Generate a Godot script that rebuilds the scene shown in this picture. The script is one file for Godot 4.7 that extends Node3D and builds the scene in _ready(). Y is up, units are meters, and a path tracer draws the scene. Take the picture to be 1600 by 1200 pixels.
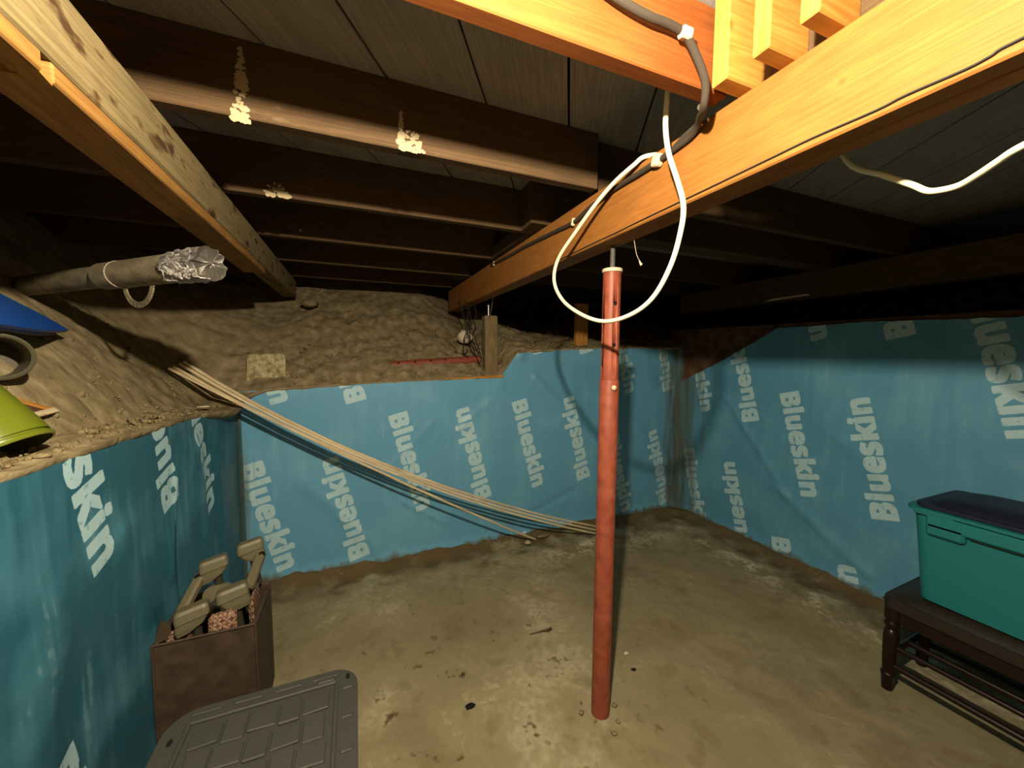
extends Node3D
# A dirt-banked crawl space cellar: blue membrane walls, timber beams on a red jack post.

const YAW := -0.388227
const PITCH := -0.0748688
const ROLL := 0.0062644
const BACK_Z := -2.774
const LEFT_X := -0.68
const JOIST_Y := 2.05
const PLANK_Y := 2.24

var M := {}
var rng := RandomNumberGenerator.new()
var nz := FastNoiseLite.new()
var nz2 := FastNoiseLite.new()


func _ready() -> void:
	rng.seed = 7
	var cam := Camera3D.new()
	cam.name = "camera"
	cam.transform = Transform3D(Basis(Vector3.UP, YAW) * Basis(Vector3.RIGHT, PITCH) * Basis(Vector3.BACK, ROLL), Vector3(0, 1.45, 0))
	cam.fov = rad_to_deg(2.0 * atan(600.0 / 599.3))
	cam.near = 0.03
	cam.far = 60.0
	add_child(cam)
	cam.current = true
	var env := Environment.new()
	env.background_mode = Environment.BG_COLOR
	env.background_color = Color(0, 0, 0)
	env.tonemap_mode = Environment.TONE_MAPPER_LINEAR
	env.tonemap_exposure = 1.0
	env.sdfgi_enabled = true
	env.ssao_enabled = true
	env.ssil_enabled = true
	var we := WorldEnvironment.new()
	we.name = "surroundings"
	we.environment = env
	add_child(we)
	lamps()

	nz.seed = 11
	nz.frequency = 1.0
	nz.fractal_octaves = 3
	nz2.seed = 23
	nz2.frequency = 6.0
	nz2.fractal_octaves = 4
	materials()
	structure()
	timbers()
	post()
	shelf_things()
	left_things()
	floor_things()
	cables()


# ---------------------------------------------------------------- lights
func lamps() -> void:
	var warm := Color(1.0, 0.935, 0.82)
	var b := thing("ceiling_bulb", "bare warm bulb hanging from a ceramic holder between the joists above the camera", "lamp", Vector3(0.1, 2.03, -0.25))
	var st := begin()
	lathe(st, [Vector2(0.0, -0.035), Vector2(0.014, -0.033), Vector2(0.026, -0.022), Vector2(0.031, -0.006), Vector2(0.029, 0.01), Vector2(0.02, 0.03), Vector2(0.013, 0.045), Vector2(0.0, 0.046)], 24)
	var e := StandardMaterial3D.new()
	e.albedo_color = Color(1, 0.95, 0.85)
	e.emission_enabled = true
	e.emission = warm
	e.emission_energy_multiplier = 6.0
	put("bulb", st, e, b)
	st = begin()
	lathe(st, [Vector2(0.0, 0.046), Vector2(0.016, 0.046), Vector2(0.018, 0.08), Vector2(0.03, 0.1), Vector2(0.05, 0.12), Vector2(0.05, 0.21), Vector2(0.0, 0.21)], 24)
	var c := StandardMaterial3D.new()
	c.albedo_color = Color(0.85, 0.83, 0.78)
	c.roughness = 0.35
	put("lamp_holder", st, c, b)
	var l := OmniLight3D.new()
	l.name = "bulb_light"
	l.position = Vector3(0, -0.002, 0)
	l.light_color = warm
	l.light_energy = 5.0
	l.light_size = 0.022
	l.omni_range = 12.0
	l.omni_attenuation = 2.0
	l.shadow_enabled = true
	b.add_child(l)
	# added fill lamp behind the camera, a round fitting in a made-up passage
	var p := thing("added_fill_lamp", "added round fill lamp in the made-up passage behind the camera", "lamp", Vector3(0.45, 2.12, 2.75))
	st = begin()
	lathe(st, [Vector2(0.0, 0.0), Vector2(0.08, 0.005), Vector2(0.13, 0.03), Vector2(0.14, 0.06), Vector2(0.14, 0.08), Vector2(0.0, 0.08)], 28)
	put("fill_lamp_shade", st, e, p)
	var a := AreaLight3D.new()
	a.name = "fill_light"
	a.area_size = Vector2(0.25, 0.25)
	a.light_color = warm
	a.light_energy = 3.0
	a.area_range = 12.0
	a.shadow_enabled = true
	a.position = Vector3(0, -0.01, 0)
	a.rotation.x = -PI / 2
	p.add_child(a)


# ---------------------------------------------------------------- node helpers
func begin() -> SurfaceTool:
	var st := SurfaceTool.new()
	st.begin(Mesh.PRIMITIVE_TRIANGLES)
	return st


func thing(called: String, label: String, category: String, at := Vector3.ZERO, group := "") -> Node3D:
	var o := Node3D.new()
	o.name = called
	o.position = at
	add_child(o, true)
	tag(o, label, category, group)
	return o


func tag(o: Node, label: String, category: String, group := "") -> void:
	o.set_meta("label", label)
	o.set_meta("category", category)
	if group:
		o.set_meta("group", group)


func put(called: String, st: Variant, m: Material, parent: Node = self) -> MeshInstance3D:
	var o := MeshInstance3D.new()
	o.name = called
	o.mesh = st.commit() if st is SurfaceTool else st
	o.material_override = m
	parent.add_child(o, true)
	return o


func struct(o: Node, label: String) -> Node:
	o.set_meta("kind", "structure")
	o.set_meta("label", label)
	return o


# ---------------------------------------------------------------- mesh helpers
func tri(st: SurfaceTool, a: Vector3, b: Vector3, c: Vector3, n: Vector3, ua := Vector2.ZERO, ub := Vector2.ZERO, uc := Vector2.ZERO, na := Vector3.ZERO, nb := Vector3.ZERO, nc := Vector3.ZERO) -> void:
	var sm := na != Vector3.ZERO
	var ps := [a, b, c]
	var us := [ua, ub, uc]
	var ns := [na, nb, nc]
	var order := [0, 1, 2] if (b - a).cross(c - a).dot(n) <= 0.0 else [0, 2, 1]
	for k in order:
		st.set_normal(ns[k] if sm else n)
		st.set_uv(us[k])
		st.add_vertex(ps[k])


func quad(st: SurfaceTool, a: Vector3, b: Vector3, c: Vector3, d: Vector3, n: Vector3, u := [Vector2.ZERO, Vector2.ZERO, Vector2.ZERO, Vector2.ZERO]) -> void:
	tri(st, a, b, c, n, u[0], u[1], u[2])
	tri(st, a, c, d, n, u[0], u[2], u[3])


func comp(v: Vector3, i: int) -> float:
	return v[i]


# a box with chamfered edges; uv in metres, u along its longest side
func bev(st: SurfaceTool, c: Vector3, s: Vector3, b := 0.004, basis := Basis(), uvo := Vector2.ZERO) -> void:
	var h := s * 0.5
	b = minf(b, minf(h.x, minf(h.y, h.z)) * 0.6)
	var la := 0
	if s.y > s[la]: la = 1
	if s.z > s[la]: la = 2
	var vert := func(n: int, sg: Array) -> Vector3:
		var p := Vector3.ZERO
		for k in 3:
			p[k] = sg[k] * (h[k] if k == n else h[k] - b)
		return p
	var uvf := func(p: Vector3, n: int) -> Vector2:
		var others := []
		for k in 3:
			if k != n: others.append(k)
		if n == la:
			return Vector2(p[others[0]], p[others[1]]) + uvo
		var o: int = others[0] if others[1] == la else others[1]
		return Vector2(p[la], p[o] + (0.37 * n)) + uvo
	for n in 3:
		var i1 := (n + 1) % 3
		var i2 := (n + 2) % 3
		for sg in [-1, 1]:
			var q := []
			var uq := []
			for cc in [[-1, -1], [1, -1], [1, 1], [-1, 1]]:
				var sgn := [0, 0, 0]
				sgn[n] = sg
				sgn[i1] = cc[0]
				sgn[i2] = cc[1]
				var p: Vector3 = vert.call(n, sgn)
				uq.append(uvf.call(p, n))
				q.append(c + basis * p)
			var nn := Vector3.ZERO
			nn[n] = sg
			quad(st, q[0], q[1], q[2], q[3], basis * nn, uq)
		# edges along axis n
		for s1 in [-1, 1]:
			for s2 in [-1, 1]:
				var q2 := []
				var uq2 := []
				for e in [[i1, -1], [i1, 1], [i2, 1], [i2, -1]]:
					var sgn2 := [0, 0, 0]
					sgn2[i1] = s1
					sgn2[i2] = s2
					sgn2[n] = e[1]
					var p2: Vector3 = vert.call(e[0], sgn2)
					uq2.append(uvf.call(p2, i1))
					q2.append(c + basis * p2)
				var n2 := Vector3.ZERO
				n2[i1] = s1
				n2[i2] = s2
				quad(st, q2[0], q2[1], q2[2], q2[3], basis * n2.normalized(), uq2)
	for sx in [-1, 1]:
		for sy in [-1, 1]:
			for sz in [-1, 1]:
				var sg3 := [sx, sy, sz]
				tri(st, c + basis * vert.call(0, sg3), c + basis * vert.call(1, sg3), c + basis * vert.call(2, sg3), basis * Vector3(sx, sy, sz).normalized())


func smooth(pts: Array, k := 6) -> PackedVector3Array:
	var out := PackedVector3Array()
	for i in pts.size() - 1:
		var p0: Vector3 = pts[maxi(i - 1, 0)]
		var p1: Vector3 = pts[i]
		var p2: Vector3 = pts[i + 1]
		var p3: Vector3 = pts[mini(i + 2, pts.size() - 1)]
		for j in k:
			out.append(p1.cubic_interpolate(p2, p0, p3, float(j) / k))
	out.append(pts[-1])
	return out


func tube(st: SurfaceTool, pts: Array, r: Variant, sides := 10, k := 6) -> void:
	var ps := smooth(pts, k) if k > 0 else PackedVector3Array(pts)
	var up := Vector3.UP
	var prev := []
	var t0 := (ps[1] - ps[0]).normalized()
	var side := t0.cross(up if absf(t0.dot(up)) < 0.9 else Vector3.RIGHT).normalized()
	var run := 0.0
	for i in ps.size():
		var t := (ps[mini(i + 1, ps.size() - 1)] - ps[maxi(i - 1, 0)]).normalized()
		side = (side - t * side.dot(t)).normalized()
		var bi := t.cross(side)
		var rr: float = r if not r is Array else lerpf(r[0], r[1], float(i) / (ps.size() - 1))
		if i: run += ps[i].distance_to(ps[i - 1])
		var ring := []
		for s in sides + 1:
			var a := TAU * s / sides
			var n := side * cos(a) + bi * sin(a)
			ring.append([ps[i] + n * rr, n, Vector2(run, TAU * rr * s / sides)])
		if i:
			for s in sides:
				var A = prev[s]; var B = prev[s + 1]; var C = ring[s + 1]; var D = ring[s]
				var nn: Vector3 = (A[1] + B[1]).normalized()
				tri(st, A[0], B[0], C[0], nn, A[2], B[2], C[2], A[1], B[1], C[1])
				tri(st, A[0], C[0], D[0], nn, A[2], C[2], D[2], A[1], C[1], D[1])
		if i == 0 or i == ps.size() - 1:
			var cn := -t if i == 0 else t
			for s in sides:
				tri(st, ps[i], ring[s][0], ring[s + 1][0], cn)
		prev = ring


# profile of (radius, height) turned about the y axis of xf
func lathe(st: SurfaceTool, prof: Array, segs := 24, xf := Transform3D()) -> void:
	var nrm := []
	for i in prof.size() - 1:
		var d: Vector2 = (prof[i + 1] - prof[i]).normalized()
		nrm.append(Vector2(d.y, -d.x))
	# outward on the right of travel when going up
	for i in prof.size() - 1:
		var n0: Vector2 = nrm[i]
		var a: Vector2 = n0
		var b: Vector2 = n0
		if i > 0 and nrm[i - 1].dot(n0) > 0.75: a = (nrm[i - 1] + n0).normalized()
		if i < nrm.size() - 1 and nrm[i + 1].dot(n0) > 0.75: b = (nrm[i + 1] + n0).normalized()
		for s in segs:
			var c0 := cos(TAU * s / segs); var s0 := sin(TAU * s / segs)
			var c1 := cos(TAU * (s + 1) / segs); var s1 := sin(TAU * (s + 1) / segs)
			var p := [Vector3(prof[i].x * c0, prof[i].y, prof[i].x * s0), Vector3(prof[i].x * c1, prof[i].y, prof[i].x * s1), Vector3(prof[i + 1].x * c1, prof[i + 1].y, prof[i + 1].x * s1), Vector3(prof[i + 1].x * c0, prof[i + 1].y, prof[i + 1].x * s0)]
			var n := [Vector3(a.x * c0, a.y, a.x * s0), Vector3(a.x * c1, a.y, a.x * s1), Vector3(b.x * c1, b.y, b.x * s1), Vector3(b.x * c0, b.y, b.x * s0)]
			var f := Vector3(n0.x * (c0 + c1), n0.y * 2, n0.x * (s0 + s1)).normalized()
			var u := [Vector2(TAU * prof[i].x * s / segs, prof[i].y), Vector2(TAU * prof[i].x * (s + 1) / segs, prof[i].y), Vector2(TAU * prof[i].x * (s + 1) / segs, prof[i + 1].y), Vector2(TAU * prof[i].x * s / segs, prof[i + 1].y)]
			for k in 4:
				p[k] = xf * p[k]
				n[k] = (xf.basis * n[k]).normalized()
			f = (xf.basis * f).normalized()
			if prof[i].x > 1e-6: tri(st, p[0], p[1], p[2], f, u[0], u[1], u[2], n[0], n[1], n[2])
			if prof[i + 1].x > 1e-6: tri(st, p[0], p[2], p[3], f, u[0], u[2], u[3], n[0], n[2], n[3])


# polygon in the xy plane of xf, from z = 0 to z = depth
func prism(st: SurfaceTool, poly: PackedVector2Array, depth: float, xf := Transform3D(), uvo := Vector2.ZERO) -> void:
	if Geometry2D.is_polygon_clockwise(poly): poly.reverse()
	var idx := Geometry2D.triangulate_polygon(poly)
	for k in range(0, idx.size(), 3):
		var q := []
		for j in 3: q.append(poly[idx[k + j]])
		for side in [0, 1]:
			var z: float = depth * side
			var n := xf.basis * Vector3(0, 0, (1.0 if side else -1.0) * signf(depth))
			tri(st, xf * Vector3(q[0].x, q[0].y, z), xf * Vector3(q[1].x, q[1].y, z), xf * Vector3(q[2].x, q[2].y, z), n.normalized(), q[0] + uvo, q[1] + uvo, q[2] + uvo)
	for k in poly.size():
		var a := poly[k]
		var b := poly[(k + 1) % poly.size()]
		var d := (b - a).normalized()
		var n := (xf.basis * Vector3(d.y, -d.x, 0)).normalized()
		var w := absf(depth)
		quad(st, xf * Vector3(a.x, a.y, 0), xf * Vector3(b.x, b.y, 0), xf * Vector3(b.x, b.y, depth), xf * Vector3(a.x, a.y, depth), n, [a + uvo, b + uvo, b + uvo + Vector2(w, w), a + uvo + Vector2(w, w)])


func rrect(w: float, h: float, r: float, seg := 6) -> PackedVector2Array:
	var out := PackedVector2Array()
	for q in 4:
		var c := Vector2((w / 2 - r) * [1, -1, -1, 1][q], (h / 2 - r) * [1, 1, -1, -1][q])
		for s in seg + 1:
			var a := (q + float(s) / seg) * PI / 2
			out.append(c + Vector2(cos(a), sin(a)) * r)
	return out


# a sheet of nu x nv quads; fp(i, j) gives [position, uv]; flip turns it over
func sheet(nu: int, nv: int, fp: Callable, flip := false) -> ArrayMesh:
	var P := PackedVector3Array()
	var U := PackedVector2Array()
	for j in nv + 1:
		for i in nu + 1:
			var r: Array = fp.call(i, j)
			P.append(r[0])
			U.append(r[1])
	var w := nu + 1
	var N := PackedVector3Array()
	N.resize(P.size())
	for j in nv + 1:
		for i in nu + 1:
			var du := P[j * w + mini(i + 1, nu)] - P[j * w + maxi(i - 1, 0)]
			var dv := P[mini(j + 1, nv) * w + i] - P[maxi(j - 1, 0) * w + i]
			var n := du.cross(dv).normalized()
			N[j * w + i] = -n if flip else n
	var I := PackedInt32Array()
	for j in nv:
		for i in nu:
			var a := j * w + i
			if flip: I.append_array([a, a + 1, a + w + 1, a, a + w + 1, a + w])
			else: I.append_array([a, a + w + 1, a + 1, a, a + w, a + w + 1])
	var arr := []
	arr.resize(Mesh.ARRAY_MAX)
	arr[Mesh.ARRAY_VERTEX] = P
	arr[Mesh.ARRAY_NORMAL] = N
	arr[Mesh.ARRAY_TEX_UV] = U
	arr[Mesh.ARRAY_INDEX] = I
	var me := ArrayMesh.new()
	me.add_surface_from_arrays(Mesh.PRIMITIVE_TRIANGLES, arr)
	return me


# a lumpy stone
func blob(st: SurfaceTool, c: Vector3, r: Vector3, sd := 0.0, segs := 14, rough := 0.25) -> void:
	var rows := segs / 2
	var pt := func(i: int, j: int) -> Vector3:
		var th := PI * j / rows
		var ph := TAU * i / segs
		var d := Vector3(sin(th) * cos(ph), cos(th), sin(th) * sin(ph))
		var k := 1.0 + rough * nz.get_noise_3d(d.x * 1.3 + sd, d.y * 1.3, d.z * 1.3 + sd * 2.0)
		return c + d * r * k
	for j in rows:
		for i in segs:
			var a: Vector3 = pt.call(i, j); var b: Vector3 = pt.call((i + 1) % segs, j)
			var d: Vector3 = pt.call(i, j + 1); var e: Vector3 = pt.call((i + 1) % segs, j + 1)
			var na := ((a - c) / r / r).normalized(); var nb := ((b - c) / r / r).normalized()
			var nd := ((d - c) / r / r).normalized(); var ne := ((e - c) / r / r).normalized()
			var u := [Vector2(a.x, a.y + a.z), Vector2(b.x, b.y + b.z), Vector2(d.x, d.y + d.z), Vector2(e.x, e.y + e.z)]
			if j > 0: tri(st, a, b, e, na + ne, u[0], u[1], u[3], na, nb, ne)
			if j < rows - 1: tri(st, a, e, d, na + ne, u[0], u[3], u[2], na, ne, nd)


# a bar of rectangular section between two points
func bar(st: SurfaceTool, a: Vector3, b: Vector3, w: float, t: float, up := Vector3.UP, bv := 0.002, uvo := Vector2.ZERO) -> void:
	var d := (b - a).normalized()
	var s := d.cross(up).normalized()
	var u := s.cross(d)
	bev(st, (a + b) / 2, Vector3(a.distance_to(b), t, w), bv, Basis(d, u, s), uvo)


# ---------------------------------------------------------------- textures
func noise_bytes(sd: int, w: int, h: int, freq: float, oct := 4, kind := FastNoiseLite.TYPE_SIMPLEX_SMOOTH, sw := 0, sh := 0) -> PackedByteArray:
	var n := FastNoiseLite.new()
	n.seed = sd
	n.frequency = freq
	n.noise_type = kind
	n.fractal_octaves = oct
	var im := n.get_image(sw if sw else w, sh if sh else h)
	if sw or sh: im.resize(w, h, Image.INTERPOLATE_CUBIC)
	im.convert(Image.FORMAT_L8)
	return im.get_data()


func rgb_tex(w: int, h: int, data: PackedByteArray) -> ImageTexture:
	return ImageTexture.create_from_image(Image.create_from_data(w, h, false, Image.FORMAT_RGB8, data))


func grey_tex(w: int, h: int, data: PackedByteArray) -> ImageTexture:
	return ImageTexture.create_from_image(Image.create_from_data(w, h, false, Image.FORMAT_L8, data))


func wood_tex(sd: int, w: int, h: int, dark: Color, light: Color, knots := [], stain := 0.0, stain_col := Color.BLACK, rings := 9.0) -> ImageTexture:
	var a := noise_bytes(sd, w, h, 0.02, 3, FastNoiseLite.TYPE_SIMPLEX_SMOOTH, w / 16, h)
	var f := noise_bytes(sd + 1, w, h, 0.3, 2, FastNoiseLite.TYPE_SIMPLEX_SMOOTH, w / 24, h)
	var g := noise_bytes(sd + 2, w, h, 0.012, 4)
	var out := PackedByteArray()
	out.resize(w * h * 3)
	var p := 0
	for y in h:
		for x in w:
			var q := y * w + x
			var yy := float(y) / h
			var kn := 0.0
			var bend := 0.0
			for k in knots:
				var dx: float = float(x - k[0]) / float(k[2])
				var dy: float = float(y - k[1]) / float(k[2])
				var d2 := dx * dx * 0.12 + dy * dy
				if d2 < 12.0:
					var e := exp(-d2 * 0.45)
					bend += e * clampf(dy * 2.0, -1.0, 1.0) * 0.07
					var d3 := dx * dx * 1.7 + dy * dy * 0.9
					kn += 0.3 * exp(-d3 * 0.7) - 1.0 * exp(-d3 * 6.0)
			var s := sin((yy * rings + a[q] / 255.0 * 4.0 + bend * rings) * TAU)
			var t := 0.55 + 0.22 * s + (f[q] / 255.0 - 0.5) * 0.5 + (g[q] / 255.0 - 0.5) * 0.35
			t = clampf(t + kn, 0.0, 1.25)
			var c := dark.lerp(light, t)
			if stain > 0.0:
				var m := clampf((g[q] / 255.0 - (1.0 - stain)) * 6.0, 0.0, 1.0) * clampf((f[q] + a[q]) / 300.0, 0.0, 1.0)
				c = c.lerp(stain_col, m)
			out[p] = int(c.r * 255); out[p + 1] = int(c.g * 255); out[p + 2] = int(c.b * 255)
			p += 3
	return rgb_tex(w, h, out)


func ramp_tex(sd: int, w: int, h: int, freq: float, stops: Array, oct := 5, kind := FastNoiseLite.TYPE_SIMPLEX_SMOOTH) -> ImageTexture:
	var n := FastNoiseLite.new()
	n.seed = sd
	n.frequency = freq
	n.noise_type = kind
	n.fractal_octaves = oct
	var im := n.get_seamless_image(w, h)
	im.convert(Image.FORMAT_L8)
	var d := im.get_data()
	var lut := PackedByteArray()
	var gr := Gradient.new()
	gr.offsets = PackedFloat32Array(stops.map(func(s): return s[0]))
	gr.colors = PackedColorArray(stops.map(func(s): return s[1]))
	for k in 256:
		var c := gr.sample(k / 255.0)
		lut.append_array([int(c.r * 255), int(c.g * 255), int(c.b * 255)])
	var out := PackedByteArray()
	out.resize(w * h * 3)
	for k in w * h:
		var v := d[k] * 3
		out[k * 3] = lut[v]; out[k * 3 + 1] = lut[v + 1]; out[k * 3 + 2] = lut[v + 2]
	return rgb_tex(w, h, out)


func seam_noise(sd: int, w: int, freq: float, oct := 4, kind := FastNoiseLite.TYPE_SIMPLEX_SMOOTH) -> ImageTexture:
	var n := FastNoiseLite.new()
	n.seed = sd
	n.frequency = freq
	n.noise_type = kind
	n.fractal_octaves = oct
	return ImageTexture.create_from_image(n.get_seamless_image(w, w))


func mat(color: Color, rough := 0.8, tex: Texture2D = null, scale := Vector3.ONE, bump: Texture2D = null, depth := 0.0, spec := 0.4) -> StandardMaterial3D:
	var m := StandardMaterial3D.new()
	m.albedo_color = color
	m.roughness = rough
	m.metallic_specular = spec
	m.uv1_scale = scale
	if tex: m.albedo_texture = tex
	if bump:
		m.heightmap_enabled = true
		m.heightmap_texture = bump
		m.heightmap_scale = depth
	return m


func tri_mat(color: Color, rough: float, tex: Texture2D, scale: float, bump: Texture2D = null, depth := 0.0, spec := 0.3) -> StandardMaterial3D:
	var m := mat(color, rough, tex, Vector3.ONE * scale, bump, depth, spec)
	m.uv1_triplanar = true
	m.uv1_world_triplanar = true
	return m


func materials() -> void:
	var fine := seam_noise(5, 512, 0.03, 5)
	var grit := seam_noise(6, 512, 0.08, 4)
	var smoothn := seam_noise(8, 256, 0.02, 3)
	M.fine = fine
	M.grit = grit
	# main beam: 2048 px over 4.2 m, 256 px over 0.25 m
	M.beam = mat(Color.WHITE, 0.7, wood_tex(101, 2048, 256, Color(0.455, 0.285, 0.115), Color(0.55, 0.36, 0.16), [[620, 70, 13], [525, 150, 15], [700, 185, 11], [860, 100, 10], [1010, 120, 11], [220, 60, 14], [380, 160, 12], [1300, 100, 14], [1500, 60, 13], [1780, 170, 12]], 0.0, Color.BLACK, 7.0), Vector3(1 / 2.9, 4.0, 1), null, 0.0, 0.3)
	M.pale = mat(Color.WHITE, 0.8, wood_tex(131, 1024, 256, Color(0.35, 0.305, 0.20), Color(0.50, 0.44, 0.305), [[300, 90, 8], [700, 160, 9]], 0.34, Color(0.22, 0.15, 0.08), 6.0), Vector3(1 / 2.1, 4.0, 1), null, 0.0, 0.3)
	M.yellow = mat(Color.WHITE, 0.75, wood_tex(151, 512, 128, Color(0.42, 0.295, 0.14), Color(0.56, 0.41, 0.205), [[120, 60, 8]], 0.0, Color.BLACK, 5.0), Vector3(1 / 1.2, 4.0, 1), null, 0.0, 0.3)
	M.joist = mat(Color.WHITE, 0.85, wood_tex(171, 1024, 256, Color(0.25, 0.195, 0.135), Color(0.34, 0.262, 0.175), [[200, 70, 8], [620, 180, 8]], 0.16, Color(0.40, 0.345, 0.25), 8.0), Vector3(1 / 2.1, 4.0, 1), null, 0.0, 0.25)
	M.fresh = mat(Color.WHITE, 0.75, wood_tex(191, 512, 128, Color(0.58, 0.38, 0.15), Color(0.74, 0.53, 0.25), [[90, 40, 10], [300, 90, 7]], 0.0, Color.BLACK, 4.0), Vector3(1 / 1.2, 4.0, 1), null, 0.0, 0.3)
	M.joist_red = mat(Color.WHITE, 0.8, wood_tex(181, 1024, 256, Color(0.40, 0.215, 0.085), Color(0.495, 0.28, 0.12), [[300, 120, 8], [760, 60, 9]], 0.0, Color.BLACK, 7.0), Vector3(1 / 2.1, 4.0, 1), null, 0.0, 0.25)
	M.plank = mat(Color.WHITE, 0.85, wood_tex(211, 1024, 256, Color(0.47, 0.445, 0.415), Color(0.58, 0.55, 0.515), [[500, 100, 9]], 0.0, Color.BLACK, 4.0), Vector3(1 / 2.1, 4.0, 1), null, 0.0, 0.25)
	M.lath = mat(Color.WHITE, 0.7, wood_tex(231, 512, 64, Color(0.66, 0.59, 0.46), Color(0.85, 0.79, 0.65), [], 0.0, Color.BLACK, 3.0), Vector3(1 / 1.2, 8.0, 1), null, 0.0, 0.3)
	M.grey_wood = mat(Color(0.9, 0.85, 0.75), 0.9, wood_tex(251, 512, 128, Color(0.43, 0.39, 0.32), Color(0.57, 0.52, 0.44), [], 0.0, Color.BLACK, 5.0), Vector3(1 / 1.2, 4.0, 1), null, 0.0, 0.2)
	var dirt_tex := ramp_tex(301, 1024, 1024, 0.012, [[0.0, Color(0.36, 0.315, 0.235)], [0.35, Color(0.48, 0.43, 0.32)], [0.62, Color(0.56, 0.505, 0.385)], [0.85, Color(0.64, 0.585, 0.46)], [1.0, Color(0.76, 0.71, 0.59)]], 7)
	M.dirt = tri_mat(Color.WHITE, 0.95, dirt_tex, 0.9, seam_noise(303, 1024, 0.02, 6), 0.5, 0.15)
	M.stone = tri_mat(Color(0.92, 0.92, 0.9), 0.9, dirt_tex, 3.0, grit, 0.4, 0.2)
	M.pale_stone = tri_mat(Color(0.78, 0.73, 0.62), 0.9, null, 4.0, grit, 0.4, 0.2)
	M.limewash = mat(Color(0.60, 0.54, 0.42), 0.9)
	M.paver = tri_mat(Color.WHITE, 0.92, ramp_tex(305, 256, 256, 0.02, [[0.0, Color(0.40, 0.355, 0.26)], [0.42, Color(0.63, 0.58, 0.44)], [0.65, Color(0.74, 0.69, 0.54)], [1.0, Color(0.84, 0.8, 0.66)]], 6), 4.5, grit, 0.5, 0.2)
	M.core = tri_mat(Color.WHITE, 0.95, ramp_tex(307, 256, 256, 0.02, [[0.0, Color(0.25, 0.18, 0.13)], [0.5, Color(0.36, 0.27, 0.2)], [1.0, Color(0.46, 0.36, 0.28)]], 5), 1.4, grit, 0.6, 0.15)
	M.red = tri_mat(Color.WHITE, 0.5, ramp_tex(311, 512, 512, 0.015, [[0.0, Color(0.41, 0.195, 0.135)], [0.3, Color(0.48, 0.235, 0.165)], [0.75, Color(0.54, 0.28, 0.2)], [1.0, Color(0.6, 0.36, 0.27)]], 6), 2.0, fine, 0.06, 0.4)
	M.steel = mat(Color(0.62, 0.6, 0.57), 0.35)
	M.steel.metallic = 0.85
	M.dull_steel = mat(Color(0.6, 0.5, 0.42), 0.55)
	M.dull_steel.metallic = 0.4
	M.hole = mat(Color(0.03, 0.02, 0.02), 0.9)
	M.white_cable = mat(Color(0.86, 0.83, 0.7), 0.5)
	M.dark_cable = mat(Color(0.2, 0.17, 0.13), 0.7, null, Vector3.ONE * 40, grit, 0.05)
	M.black_wire = mat(Color(0.09, 0.08, 0.07), 0.7)
	M.clip = mat(Color(0.72, 0.66, 0.55), 0.5)
	M.abs = tri_mat(Color.WHITE, 0.75, ramp_tex(315, 256, 256, 0.02, [[0.0, Color(0.32, 0.295, 0.235)], [0.5, Color(0.47, 0.43, 0.33)], [1.0, Color(0.6, 0.55, 0.42)]], 5), 3.0, grit, 0.1, 0.3)
	M.foil = mat(Color(0.75, 0.73, 0.7), 0.28, null, Vector3.ONE * 9, fine, 1.0)
	M.foil.metallic = 0.9
	M.blue_plastic = mat(Color(0.1, 0.3, 0.62), 0.4, null, Vector3.ONE * 8, smoothn, 0.1)
	M.green_plastic = mat(Color(0.37, 0.41, 0.10), 0.3)
	M.pail = mat(Color(0.27, 0.255, 0.18), 0.5)
	M.tan_plastic = tri_mat(Color(0.365, 0.345, 0.255), 0.45, null, 10.0, grit, 0.03, 0.5)
	M.grey_tube = mat(Color(0.2, 0.19, 0.15), 0.5)
	M.brown_vinyl = tri_mat(Color.WHITE, 0.6, ramp_tex(321, 512, 512, 0.012, [[0.0, Color(0.205, 0.165, 0.13)], [0.5, Color(0.26, 0.21, 0.165)], [1.0, Color(0.305, 0.25, 0.2)]], 5), 2.0, seam_noise(322, 512, 0.008, 2), 0.25, 0.35)
	M.lattice = pattern_mat()
	M.grey_lid = tri_mat(Color(0.222, 0.224, 0.205), 0.55, null, 14.0, grit, 0.04, 0.4)
	M.dark_grey = mat(Color(0.16, 0.16, 0.15), 0.6)
	M.teal = tri_mat(Color(0.085, 0.405, 0.41), 0.45, null, 14.0, grit, 0.02, 0.45)
	M.teal_dark = mat(Color(0.02, 0.1, 0.08), 0.6)
	M.navy = tri_mat(Color(0.085, 0.095, 0.17), 0.5, null, 14.0, grit, 0.03, 0.4)
	M.leather = tri_mat(Color(0.13, 0.11, 0.078), 0.5, null, 9.0, grit, 0.08, 0.4)
	M.dark_wood = mat(Color(0.105, 0.05, 0.035), 0.35)
	floor_mat()
	membrane_mats()


func pattern_mat() -> StandardMaterial3D:
	var w := 256
	var d := PackedByteArray()
	d.resize(w * w * 3)
	var n := noise_bytes(330, w, w, 0.03, 4)
	for y in w:
		for x in w:
			var a := absf(fposmod((x + y) / 64.0, 1.0) - 0.5)
			var b := absf(fposmod((x - y) / 64.0, 1.0) - 0.5)
			var r := Vector2(fposmod(x, 32.0) - 16, fposmod(y, 32.0) - 16).length()
			var t := 1.0 if minf(a, b) < 0.085 or absf(r - 9.0) < 2.2 else 0.0
			var c := Color(0.34, 0.21, 0.18).lerp(Color(0.72, 0.62, 0.5), t * (0.55 + n[y * w + x] / 560.0))
			var p := (y * w + x) * 3
			d[p] = int(c.r * 255); d[p + 1] = int(c.g * 255); d[p + 2] = int(c.b * 255)
	return tri_mat(Color.WHITE, 0.7, rgb_tex(w, w, d), 9.0, M.fine, 0.3, 0.3)


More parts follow.
